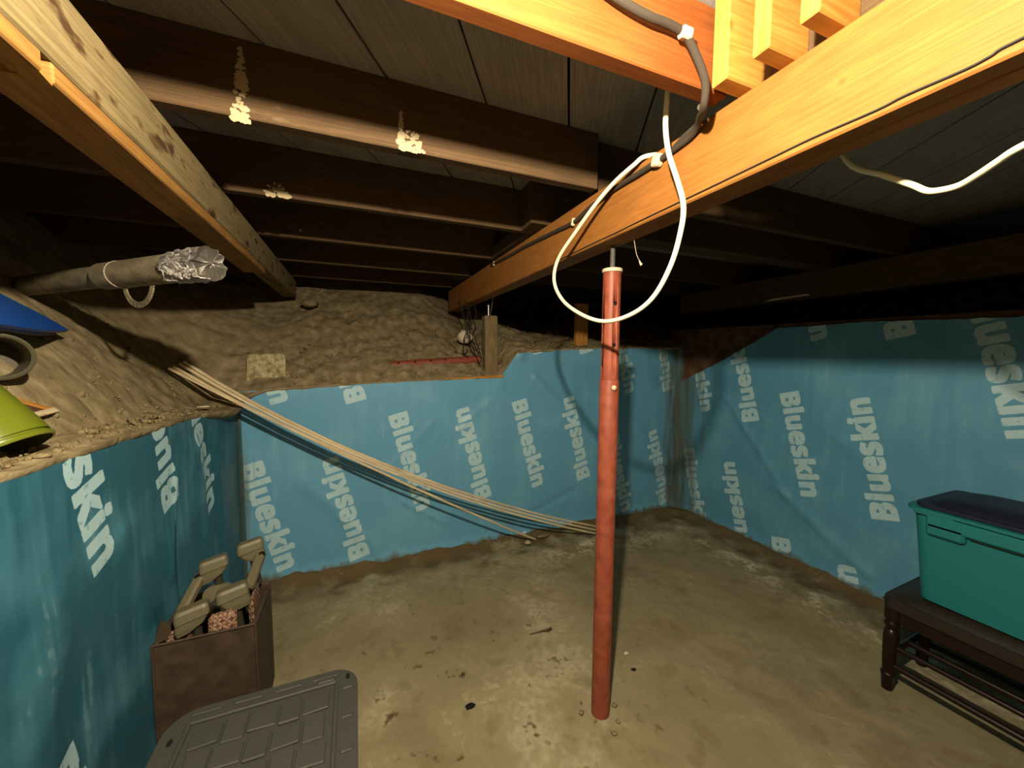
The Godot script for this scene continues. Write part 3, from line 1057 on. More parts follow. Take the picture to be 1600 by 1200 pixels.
func timbers() -> void:
	# main beam: two boards side by side under the joists
	var b := thing("main_beam", "long orange timber beam crossing the right side of the ceiling over the red post", "beam", Vector3(0.835, 1.86, -1.2))
	var st := begin()
	bev(st, Vector3(0.024, 0.095, 0.0), Vector3(0.047, 0.19, 4.9), 0.004, Basis(), Vector2(1.1, 0.6))
	put("board", st, M.beam, b)
	st = begin()
	bev(st, Vector3(0.072, 0.0955, 0.005), Vector3(0.047, 0.19, 4.9), 0.004, Basis(), Vector2(0.3, 0.15))
	put("board", st, M.beam, b)
	# left beam: tall pale board above a yellow one that hangs lower
	var l := thing("left_beam", "pale stained timber beam crossing the left side with a yellow board under it", "beam", Vector3(-0.436, 1.88, -1.5))
	st = begin()
	bev(st, Vector3(-0.05, 0.1025, -0.05), Vector3(0.1, 0.135, 4.2), 0.004, Basis(), Vector2(0.3, 0.2))
	put("board", st, M.pale, l).set_meta("label", "pale board with brown mould stains")
	st = begin()
	bev(st, Vector3(-0.051, 0.0165, -0.165), Vector3(0.1, 0.033, 1.57), 0.003, Basis(), Vector2(0.1, 0.4))
	put("lower_board", st, M.yellow, l).set_meta("label", "yellow lower board")
	st = begin()
	bev(st, Vector3(-0.04, 0.017, 1.33), Vector3(0.08, 0.032, 1.37), 0.003, Basis(), Vector2(0.6, 0.1))
	put("lower_board", st, M.yellow, l).set_meta("label", "nearer yellow lower board, butted end")
	# splintered end of the far lower board
	st = begin()
	for k in 5:
		var yy := -0.012 + 0.009 * k
		prism(st, PackedVector2Array([Vector2(0, -0.006), Vector2(0.035 + 0.014 * (k % 3), 0.0), Vector2(0, 0.006)]), 0.016, Transform3D(Basis(Vector3(0, 0, 1), Vector3(0, 1, 0), Vector3(-1, 0, 0)), Vector3(-0.004 - 0.015 * k, 0.006 + maxf(yy, -0.004), 0.618)))
	put("splinter", st, M.yellow, l)
	# joists on the left of the main beam
	var lefts := [[-0.705, "red-brown floor joist nearest the camera, lit orange beside the stub boards"], [-1.23, "dark floor joist second from the camera with two limewashed patches"], [-1.765, "dark floor joist third from the camera with one chalky patch near its left end"], [-2.33, "dark floor joist fourth from the camera with a white nail"], [-2.9, "dark floor joist fifth from the camera, close above the back wall"], [-3.45, "farthest dark floor joist, above the top of the earth bank"]]
	for k in lefts.size():
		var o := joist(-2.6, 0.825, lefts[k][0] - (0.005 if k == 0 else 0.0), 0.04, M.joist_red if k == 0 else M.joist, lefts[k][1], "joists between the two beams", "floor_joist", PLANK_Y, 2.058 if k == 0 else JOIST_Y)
		var cx := -(-2.6 + 0.825) / 2
		if k == 1:
			limewash(o, Vector3(-0.255 + cx, 0.04, 0.0201), 0.035, 0.1, 3)
			limewash(o, Vector3(-0.25 + cx, 0.12, 0.0201), 0.02, 0.1, 4)
			limewash(o, Vector3(0.17 + cx, 0.03, 0.0201), 0.07, 0.055, 6)
			limewash(o, Vector3(0.14 + cx, 0.06, 0.0201), 0.012, 0.09, 7)
		if k == 2: limewash(o, Vector3(-0.26 + cx, 0.025, 0.0201), 0.1, 0.05, 5)
		if k == 3:
			st = begin()
			tube(st, [Vector3(-0.245 + cx, 0.045, 0.015), Vector3(-0.245 + cx, 0.04, 0.035), Vector3(-0.244 + cx, 0.03, 0.037)], 0.0045, 8)
			put("nail", st, M.clip, o)
	for q in [[-0.155, "dark floor joist overhead just behind the bulb"], [0.375, "dark floor joist overhead, second behind the bulb"], [0.905, "dark floor joist overhead, third behind the bulb"], [1.42, "dark floor joist overhead nearest the doorway"]]:
		joist(-2.6, 0.825, q[0], 0.04, M.joist, q[1], "joists behind the bulb")
	# joists on the right of the main beam, their sawn ends lapping over it
	var rights := [[-0.655, 0.04, 0.755, M.fresh, "sawn joist end on the main beam, farthest of the three stub boards"], [-0.5625, 0.036, 0.756, M.fresh, "sawn joist end on the main beam, middle one of the three stub boards"], [-0.475, 0.034, 0.758, M.fresh, "sawn joist end on the main beam, nearest of the three stub boards"]]
	for r in rights:
		joist(r[2], 1.02, r[0], r[1], r[3], r[4], "yellow stub boards lapped over the main beam")
	joist(0.755, 4.6, -1.708, 0.058, M.joist, "dark doubled joist end lapping over the middle of the main beam, far board", "dark joists right of the main beam")
	joist(0.752, 4.6, -1.648, 0.058, M.joist, "dark doubled joist end lapping over the middle of the main beam, near board", "dark joists right of the main beam")
	for r in [[-1.275, "dark joist running right from the main beam above the red post"], [-2.375, "dark joist right of the main beam, one bay short of the back wall"], [-2.945, "dark joist running right above the back wall"], [-0.2, "dark joist overhead at the right, behind the stub boards"], [0.33, "dark joist overhead at the right, level with the bench"], [0.86, "dark joist overhead at the right, nearest the doorway"]]:
		joist(0.84, 4.6, r[0], 0.04, M.joist, r[1], "dark joists right of the main beam")
	# blocking on the main beam
	var bl := put("blocking", null, M.joist)
	st = begin()
	bev(st, Vector3(0.86, 2.085, -2.045), Vector3(0.12, 0.068, 0.60), 0.003)
	bl.mesh = st.commit()
	tag(bl, "short dark blocking board lying on the main beam between the joists", "blocking")
	for q in [[-0.6075, 0.05, "small blocking piece between the far and middle stub boards on the main beam"], [-0.5185, 0.048, "small blocking piece between the middle and near stub boards on the main beam"], [-0.316, 0.278, "blocking board on the main beam in front of the three stub boards"], [0.088, 0.44, "blocking board on the main beam above the right edge of the picture"], [0.618, 0.50, "blocking board on the main beam behind the camera"]]:
		var bk := thing("blocking", q[2], "blocking", Vector3(0.885, JOIST_Y, q[0]), "blocking on the main beam")
		st = begin()
		bev(st, Vector3(0, 0.095, 0), Vector3(0.036, 0.188, q[1]), 0.002, Basis(), Vector2(rng.randf(), rng.randf()))
		put("board", st, M.joist, bk)
	# sill beam over the right wall
	var sb := thing("sill_beam", "dark sill beam running above the top of the right wall", "beam", Vector3(2.96, 1.865, -0.6))
	st = begin()
	bev(st, Vector3(0.05, 0.092, 0), Vector3(0.1, 0.184, 4.6), 0.004)
	put("board", st, M.joist, sb)
	st = begin()
	prism(st, PackedVector2Array([Vector2(-0.16, 0.0), Vector2(0.17, 0.006), Vector2(0.15, 0.016), Vector2(-0.1, 0.014)]), 0.002, Transform3D(Basis(Vector3(0, 0, 1), Vector3.UP, Vector3(-1, 0, 0)), Vector3(-0.0001, 0.012, -1.3)))
	put("bare_scar", st, M.lath, sb).set_meta("label", "pale split scar along the lower edge")


# ---------------------------------------------------------------- red jack post
func csg_cyl(r: float, h: float, y: float, op := CSGShape3D.OPERATION_UNION, sides := 40) -> CSGCylinder3D:
	var c := CSGCylinder3D.new()
	c.radius = r
	c.height = h
	c.sides = sides
	c.position.y = y
	c.operation = op
	return c


func post() -> void:
	var o := thing("jack_post", "red steel jack post standing on the floor under the main beam", "post", Vector3(0.895, 0, -1.214))
	o.rotation.z = deg_to_rad(-0.15)
	var st := begin()
	lathe(st, [Vector2(0.0, -0.02), Vector2(0.0366, -0.02), Vector2(0.0366, 1.352), Vector2(0.0355, 1.356), Vector2(0.0330, 1.357)], 40)
	put("lower_tube", st, M.red, o)
	var up := CSGCombiner3D.new()
	up.name = "upper_tube"
	up.material_override = M.red
	up.add_child(csg_cyl(0.0332, 0.42, 1.555))
	up.add_child(csg_cyl(0.029, 0.5, 1.555, CSGShape3D.OPERATION_SUBTRACTION))
	# view direction onto the post in plan, for the two drilling axes
	var az := atan2(0.895, 1.214)
	for h in [[1.643, 25.0], [1.565, -62.0], [1.489, 25.0], [1.409, -62.0]]:
		var c := csg_cyl(0.0082, 0.12, h[0], CSGShape3D.OPERATION_SUBTRACTION, 16)
		# axis from the post towards the camera, turned by the drilling angle
		var to_cam := Vector3(-sin(az), 0, cos(az))
		var ax := to_cam.rotated(Vector3.UP, deg_to_rad(h[1]))
		c.basis = Basis(Quaternion(Vector3.UP, ax))
		c.position = Vector3(0, h[0], 0)
		up.add_child(c)
	o.add_child(up)
	st = begin()
	lathe(st, [Vector2(0.0, 1.34), Vector2(0.0285, 1.34), Vector2(0.0285, 1.75), Vector2(0.0, 1.75)], 24)
	put("dark_hole_core", st, M.hole, o)  # near-black core stands in for the shade inside the drilled holes
	st = begin()
	lathe(st, [Vector2(0.0, 1.7605), Vector2(0.0365, 1.7605), Vector2(0.0375, 1.764), Vector2(0.0375, 1.770), Vector2(0.036, 1.773), Vector2(0.0, 1.773)], 36)
	put("collar", st, M.clip, o)
	st = begin()
	var prof := [Vector2(0.0, 1.77), Vector2(0.0095, 1.77)]
	for k in 19:
		prof.append(Vector2(0.0098, 1.772 + k * 0.0042))
		prof.append(Vector2(0.0086, 1.774 + k * 0.0042))
	prof.append_array([Vector2(0.0075, 1.856), Vector2(0.006, 1.8595), Vector2(0.0, 1.8598)])
	lathe(st, prof, 18)
	put("screw", st, M.steel, o)
	var to := Vector3(-sin(az), 0, cos(az)).rotated(Vector3.UP, deg_to_rad(27))
	st = begin()
	lathe(st, [Vector2(0.0, -0.006), Vector2(0.007, -0.006), Vector2(0.0095, 0.0), Vector2(0.0095, 0.004), Vector2(0.006, 0.007), Vector2(0.0, 0.008)], 14, Transform3D(Basis(Quaternion(Vector3.UP, to)), Vector3(0, 1.331, 0) + to * 0.037))
	put("pin", st, M.clip, o)
	# chipped concrete round the foot
	for k in 8:
		var a := TAU * k / 8.0 + rng.randf() * 0.3
		var r := 0.05 + rng.randf() * 0.05
		st = begin()
		blob(st, Vector3.ZERO, Vector3(0.009, 0.006, 0.008) * rng.randf_range(0.6, 1.4), k * 1.7, 8, 0.5)
		var p := put("concrete_chip", st, M.stone)
		p.position = Vector3(0.895 + cos(a) * r, 0.006, -1.214 + sin(a) * r)
		tag(p, "small concrete chip lying round the foot of the red post", "chip", "chips round the post foot")


# ---------------------------------------------------------------- things on the back shelf
func shelf_things() -> void:
	# square paver leaning on the bank
	var bs := Basis(Vector3.RIGHT, deg_to_rad(-18)) * Basis(Vector3.BACK, deg_to_rad(1.5))
	var pv := thing("paver", "square pale concrete paver leaning on the earth above the left end of the back wall", "paver", Vector3(-0.528, 1.245, -2.88))
	pv.basis = bs
	var st := begin()
	var pp := rrect(0.214, 0.208, 0.03, 6)
	prism(st, pp, 0.038, Transform3D(Basis(), Vector3(0, 0.104, -0.019)))
	put("slab", st, M.paver, pv)
	# spare jack post tube
	var rt := thing("red_tube", "rusty red steel tube with holes lying on the earth behind the back wall", "tube", Vector3(0.24, 1.367, -2.95))
	st = begin()
	var a := Vector3.ZERO
	var b := Vector3(0.69, 0.045, -0.02)
	tube(st, [a, b], 0.034, 24, 1)
	put("tube_body", st, M.red, rt)
	for k in 4:
		st = begin()
		var p := a.lerp(b, 0.08 + 0.17 * k) + Vector3(0, 0.018, 0.0285)
		lathe(st, [Vector2(0.0, -0.001), Vector2(0.0075, -0.001), Vector2(0.0075, 0.0012), Vector2(0.0, 0.0012)], 14, Transform3D(Basis(Quaternion(Vector3.UP, Vector3(0, 0.53, 0.85).normalized())), p))
		put("hole", st, M.hole, rt)
	# grey stub post with a bolt on top
	var sp := thing("stub_post", "grey weathered timber stub post standing on the back wall under the main beam end", "post", Vector3(0.985, 1.275, -2.87))
	st = begin()
	bev(st, Vector3(0, 0.235, 0), Vector3(0.105, 0.49, 0.09), 0.008, Basis(Vector3.BACK, deg_to_rad(0.8)))
	put("timber", st, M.grey_wood, sp)
	st = begin()
	lathe(st, [Vector2(0.0, 0.47), Vector2(0.0075, 0.47), Vector2(0.0075, 0.55), Vector2(0.013, 0.552), Vector2(0.013, 0.562), Vector2(0.0, 0.564)], 12, Transform3D(Basis(), Vector3(-0.02, 0, 0.02)))
	put("bolt", st, M.steel, sp)
	# second, yellow stub post
	var s2 := put("short_post", null, M.fresh)
	st = begin()
	bev(st, Vector3.ZERO, Vector3(0.115, 0.40, 0.05), 0.005)
	s2.mesh = st.commit()
	s2.position = Vector3(1.835, 1.70, -2.90)
	tag(s2, "short yellow timber post standing on the back wall left of the red post", "post")
	# sill boards along the wall top
	st = begin()
	bev(st, Vector3.ZERO, Vector3(0.46, 0.022, 0.11), 0.004)
	var b1 := put("sill_board", st, M.fresh)
	b1.transform = Transform3D(Basis(Vector3.BACK, deg_to_rad(2.0)), Vector3(0.83, 1.279, -2.815))
	tag(b1, "yellow sill board edge along the wall top at the foot of the grey stub post", "board")
	st = begin()
	bev(st, Vector3.ZERO, Vector3(0.82, 0.03, 0.12), 0.004)
	var b2 := put("sill_board", st, M.grey_wood)
	b2.transform = Transform3D(Basis(Vector3.BACK, deg_to_rad(2.2)), Vector3(1.62, 1.497, -2.845))
	tag(b2, "brown weathered board along the higher wall top under the yellow post", "board")
	st = begin()
	bev(st, Vector3.ZERO, Vector3(0.62, 0.02, 0.07), 0.004)
	var b3 := put("sill_board", st, M.core)
	b3.transform = Transform3D(Basis(Vector3.UP, deg_to_rad(12)) * Basis(Vector3.BACK, deg_to_rad(6.0)), Vector3(1.30, 1.42, -2.93))
	tag(b3, "rough brown board half buried where the wall steps up", "board")
	# stones
	for s in [[Vector3(0.885, 1.325, -2.86), Vector3(0.04, 0.035, 0.03), M.stone, "tan lump of rock on the wall top left of the grey stub post"], [Vector3(0.86, 1.60, -3.15), Vector3(0.065, 0.055, 0.05), M.pale_stone, "pale whitish stone in the earth behind the tangled wires"], [Vector3(0.80, 1.49, -3.05), Vector3(0.05, 0.04, 0.04), M.stone, "brown stone in the earth below the whitish stone"], [Vector3(-0.33, 1.86, -3.55), Vector3(0.06, 0.03, 0.04), M.stone, "flat brown stone at the far end of the left beam"], [Vector3(1.2, 1.49, -3.1), Vector3(0.045, 0.03, 0.04), M.stone, "brown stone in the earth right of the grey stub post"]]:
		st = begin()
		blob(st, Vector3.ZERO, s[1], s[0].x * 7.0, 16, 0.4)
		var o := put("stone", st, s[2])
		o.position = s[0]
		tag(o, s[3], "stone", "stones in the earth bank")
	# twigs
	for t in [[[Vector3(1.03, 1.36, -2.9), Vector3(1.2, 1.46, -2.92), Vector3(1.42, 1.56, -2.98), Vector3(1.62, 1.66, -3.05)], 0.004, "thin brown twig sloping up right of the grey stub post"], [[Vector3(1.03, 1.42, -2.93), Vector3(1.18, 1.44, -2.9), Vector3(1.4, 1.5, -2.93)], 0.005, "thin brown twig lying flat where the wall steps up"]]:
		st = begin()
		tube(st, t[0], [t[1], t[1] * 0.5], 7)
		tag(put("twig", st, M.core), t[2], "twig", "twigs on the bank")
	# tangle of wires at the beam end
	var tg := thing("wire_tangle", "tangle of thin dark wires hanging from the far end of the main beam", "wires", Vector3(0.825, 1.86, -3.0))
	var wires := [[[-0.06, 0.06, 0.02], [-0.03, -0.12, 0.05], [0.02, -0.3, 0.06], [0.09, -0.5, 0.1]], [[0.0, 0.02, 0.0], [0.03, -0.15, 0.05], [-0.03, -0.28, 0.06], [-0.035, -0.4, 0.07], [0.0, -0.42, 0.07]], [[0.04, 0.0, 0.02], [0.0, -0.12, 0.05], [0.05, -0.25, 0.06], [0.1, -0.44, 0.1]], [[0.06, 0.0, 0.02], [0.07, -0.1, 0.05], [0.02, -0.2, 0.06], [0.03, -0.34, 0.07], [0.1, -0.4, 0.09]]]
	for w in wires:
		st = begin()
		tube(st, w.map(func(v): return Vector3(v[0], v[1], v[2])), 0.0042, 7)
		put("wire", st, M.black_wire, tg)
	st = begin()
	tube(st, [Vector3(0.93, 1.91, -2.62), Vector3(0.945, 1.80, -2.72), Vector3(0.955, 1.70, -2.815), Vector3(0.94, 1.60, -2.82)], 0.0022, 6)
	tag(put("thin_wire", st, M.dull_steel), "thin pale wire hanging from the main beam past the grey stub post", "wire")
	# lath sticks leaning in the left corner
	var sticks := [[Vector3(-0.901, 1.372, -2.530), Vector3(0.186, 0.687, -2.470), Vector3(1.275, 0.012, -2.620), "lowest pale lath of the leaning bundle, its foot on the floor left of the others"], [Vector3(-0.885, 1.382, -2.536), Vector3(0.319, 0.646, -2.475), Vector3(1.770, 0.012, -2.535), "pale lath of the leaning bundle ending behind the red post, front one"], [Vector3(-0.859, 1.395, -2.542), Vector3(0.328, 0.659, -2.480), Vector3(1.830, 0.013, -2.565), "pale lath of the leaning bundle ending behind the red post, middle one"], [Vector3(-0.843, 1.406, -2.548), Vector3(0.337, 0.672, -2.485), Vector3(1.890, 0.014, -2.595), "uppermost pale lath of the leaning bundle, nearest the blue wall"]]
	for s in sticks:
		st = begin()
		var prev := Vector3.ZERO
		var n := 14
		var up := Vector3(0.5, 0.85, 0.1)
		for k in n + 1:
			var t := float(k) / n
			var c: Vector3 = 2.0 * s[1] - 0.5 * (s[0] + s[2])
			var p: Vector3 = s[0].lerp(c, t).lerp(c.lerp(s[2], t), t)
			if k: bar(st, prev, p + (p - prev) * 0.02, 0.0085, 0.0135, up, 0.0015, Vector2(k * 0.17, s[0].x))
			prev = p
		tag(put("lath_stick", st, M.lath), s[3], "stick", "pale lath sticks leaning across the back wall")


# ---------------------------------------------------------------- things on the left bank
func left_things() -> void:
	# drain pipe
	var p := thing("drain_pipe", "dusty black drain pipe with a foil-wrapped end under the left beam", "pipe", Vector3(0, 0, 0))
	var d0 := Vector3(-1.75, 1.704, -2.64)
	var d1 := Vector3(-0.50, 1.721, -1.541)
	var dir := (d1 - d0).normalized()
	var st := begin()
	tube(st, [d0, d0.lerp(d1, 0.5), d1], 0.038, 28, 1)
	put("pipe", st, M.abs, p)
	st = begin()
	tube(st, [Vector3(-0.80, 1.715, -1.80), Vector3(-0.50, 1.721, -1.541)], 0.045, 28, 1)
	put("coupling", st, M.abs, p)
	st = begin()
	tube(st, [Vector3(-0.735, 1.716, -1.744), Vector3(-0.731, 1.716, -1.7405)], 0.0462, 28, 1)
	put("band", st, M.pale_stone, p)
	# crumpled foil over the end
	var side := dir.cross(Vector3.UP).normalized()
	var foil := sheet(40, 26, func(i: int, j: int):
		var a := TAU * i / 40.0
		var k := j / 26.0
		var r := 0.049 + 0.011 * nz2.get_noise_3d(cos(a) * 0.35, sin(a) * 0.35, k * 0.9)
		if k > 0.86: r *= (1.0 - k) / 0.14
		var al := -0.03 + 0.16 * minf(k / 0.86, 1.0) + 0.02 * nz.get_noise_2d(a * 0.9, 3.0)
		var q := Vector3(-0.50, 1.721, -1.541) + dir * al + side * cos(a) * r + Vector3.UP * sin(a) * r
		return [q, Vector2(a / TAU, k)])
	put("foil_wrap", foil, M.foil, p).set_meta("label", "crumpled silver foil wrap")
	st = begin()
	var hoop := []
	for k in 13:
		var a := PI + PI * k / 12.0
		hoop.append(Vector3(-0.665, 1.685, -1.68) + dir * cos(a) * 0.075 + Vector3(0, sin(a) * 0.075, 0))
	for k in 12: bar(st, hoop[k], hoop[k + 1], 0.02, 0.004, side, 0.001)
	put("strap", st, M.abs, p)
	# blue plastic lid
	var T := Vector3(-1.0, 1.526, -1.971)
	var A := Vector3(-1.05, 1.624, -1.777)
	var B := Vector3(-0.88, 1.515, -1.48)
	var ex := (T - B).normalized()
	var nn := (T - B).cross(A - B).normalized()
	if nn.y < 0: nn = -nn
	var ey := nn.cross(ex)
	var lid := thing("blue_lid", "blue plastic lid lying tilted on the earth at the left edge", "lid", T)
	var flat2 := func(p: Vector3) -> Vector2: return Vector2((p - T).dot(ex), (p - T).dot(ey))
	var a2: Vector2 = flat2.call(A)
	var b2: Vector2 = flat2.call(B)
	var away := (a2 - Vector2.ZERO).normalized()
	st = begin()
	var lp := PackedVector2Array([Vector2.ZERO, a2 * 0.25 + Vector2(0.012, 0.004) * signf(a2.y), a2 * 0.55 + Vector2(0.012, 0.006) * signf(a2.y), a2, a2 + away * 0.22, b2 + away * 0.28 + Vector2(-0.2, 0), b2 + Vector2(-0.2, 0.0), b2, b2 * 0.5 + Vector2(0, -0.01) * signf(a2.y), b2 * 0.18 + Vector2(0, -0.006) * signf(a2.y)])
	prism(st, lp, 0.012, Transform3D(Basis(ex, ey, nn), Vector3.ZERO))
	put("panel", st, M.blue_plastic, lid)
	st = begin()
	tube(st, [ex * (b2.x - 0.2) + ey * b2.y - nn * 0.006, ex * b2.x + ey * b2.y - nn * 0.006, ex * b2.x * 0.5 + ey * (b2.y * 0.5 - 0.01 * signf(a2.y)) - nn * 0.006, ex * b2.x * 0.2 + ey * (b2.y * 0.2) - nn * 0.006], 0.006, 8)
	put("rim", st, M.navy, lid)
	# pail on its side
	var pl := thing("pail", "dull olive pail on its side below the blue lid, mouth facing the room", "pail", Vector3(-0.9, 1.437, -1.505))
	var ax := Vector3(0.6, 0.03, 0.8).normalized()
	var xf := Transform3D(Basis(Quaternion(Vector3.UP, ax)), Vector3.ZERO)
	st = begin()
	lathe(st, [Vector2(0.0, -0.15), Vector2(0.05, -0.15), Vector2(0.055, -0.145), Vector2(0.06, -0.01)], 36, xf)
	lathe(st, [Vector2(0.056, -0.01), Vector2(0.052, -0.14), Vector2(0.0, -0.14)], 36, xf)
	put("body", st, M.pail, pl)
	st = begin()
	lathe(st, [Vector2(0.054, -0.008), Vector2(0.063, -0.008), Vector2(0.065, -0.003), Vector2(0.064, 0.002), Vector2(0.059, 0.004), Vector2(0.054, 0.001), Vector2(0.054, -0.008)], 40, xf)
	put("rim", st, M.pail, pl)
	# green bucket upside down
	var gb := thing("green_bucket", "glossy olive green bucket tipped mouth down at the edge of the left wall", "bucket", Vector3(-0.765, 1.215, -1.245))
	var up := Vector3(-0.5, 0.86, -0.06).normalized()
	var gx := Transform3D(Basis(Quaternion(Vector3.UP, up)).scaled(Vector3.ONE * 0.96), Vector3.ZERO)
	st = begin()
	lathe(st, [Vector2(0.0955, 0.008), Vector2(0.0955, 0.014), Vector2(0.101, 0.0145), Vector2(0.1, 0.03), Vector2(0.082, 0.16), Vector2(0.074, 0.17), Vector2(0.0, 0.172)], 44, gx)
	lathe(st, [Vector2(0.0, 0.16), Vector2(0.078, 0.155), Vector2(0.097, 0.0)], 44, gx)
	put("body", st, M.green_plastic, gb)
	st = begin()
	lathe(st, [Vector2(0.096, -0.004), Vector2(0.101, -0.004), Vector2(0.103, 0.0), Vector2(0.103, 0.006), Vector2(0.1, 0.008), Vector2(0.096, 0.008)], 44, gx)
	put("rim", st, M.green_plastic, gb)
	# corner of a wooden frame
	var fr := thing("wooden_frame", "corner of a pale wooden frame with a brown panel lying behind the green bucket", "frame", Vector3(-0.845, 1.274, -1.588))
	var l1 := Vector3(-0.036, 0.06, 0.13)
	var l2 := Vector3(0.026, 0.002, 0.145)
	st = begin()
	bar(st, l1 * -0.02, l1 * 1.0, 0.02, 0.008, l1.cross(l2))
	put("rail", st, M.fresh, fr)
	st = begin()
	bar(st, Vector3(0.0, 0.002, -0.006), l2, 0.018, 0.008, l1.cross(l2))
	put("rail", st, M.lath, fr)
	st = begin()
	prism(st, PackedVector2Array([Vector2(0, 0), Vector2(0.1, 0), Vector2(0.06, 0.09), Vector2(0, 0.12)]), 0.003, Transform3D(Basis(l1.normalized(), l2.normalized(), l1.cross(l2).normalized()), Vector3(0, -0.004, 0)))
	put("panel", st, M.core, fr)
	# small bits on the earth
	for s in [[Vector3(-0.70, 1.185, -2.33), Vector3(0.03, 0.006, 0.014), M.pale_stone, "white flake on the crust at the rounded corner"], [Vector3(-0.78, 1.20, -1.62), Vector3(0.02, 0.012, 0.016), M.stone, "tan pebble beside the green bucket"], [Vector3(-1.02, 1.40, -1.98), Vector3(0.035, 0.01, 0.02), M.stone, "flat tan stone between the pail and the wooden frame"], [Vector3(-0.70, 1.205, -1.25), Vector3(0.025, 0.008, 0.012), M.stone, "tan chip on the edge of the left wall below the green bucket"]]:
		st = begin()
		blob(st, Vector3.ZERO, s[1], s[0].z * 5.0, 10, 0.5)
		var o := put("fragment", st, s[2])
		o.position = s[0]
		tag(o, s[3], "fragment", "fragments on the left bank")


# ---------------------------------------------------------------- things on the floor
func floor_things() -> void:
	brown_box()
	grey_tote()
	bench()
	teal_tote()
	var st := begin()
	tube(st, [Vector3(0.81, 0.006, -1.71), Vector3(0.87, 0.008, -1.706), Vector3(0.905, 0.008, -1.70)], [0.003, 0.006], 7)
	bev(st, Vector3(0.915, 0.01, -1.70), Vector3(0.035, 0.012, 0.014), 0.003, Basis(Vector3.UP, 0.2))
	tag(put("wood_splinter", st, M.core), "dark wood splinter lying on the floor left of the red post", "splinter")
	for c in [[Vector3(0.409, 0.006, -1.431), Vector3(0.02, 0.006, 0.014), M.hole, "small black scrap on the floor in front of the grey tote lid"], [Vector3(1.19, 0.006, -1.42), Vector3(0.014, 0.005, 0.009), M.pale_stone, "small pale chip on the floor right of the red post"], [Vector3(1.16, 0.005, -1.33), Vector3(0.012, 0.004, 0.008), M.hole, "small dark scrap on the floor right of the red post"], [Vector3(1.2, 0.01, -2.60), Vector3(0.03, 0.014, 0.02), M.paver, "tan stone on the floor beside the foot of the lowest lath"], [Vector3(1.36, 0.01, -2.66), Vector3(0.06, 0.012, 0.03), M.stone, "flat brown clod at the back wall between the lath feet"]]:
		st = begin()
		blob(st, Vector3.ZERO, c[1], c[0].x * 9.0, 10, 0.6)
		var o := put("scrap", st, c[2])
		o.position = c[0]
		tag(o, c[3], "scrap", "scraps on the floor")


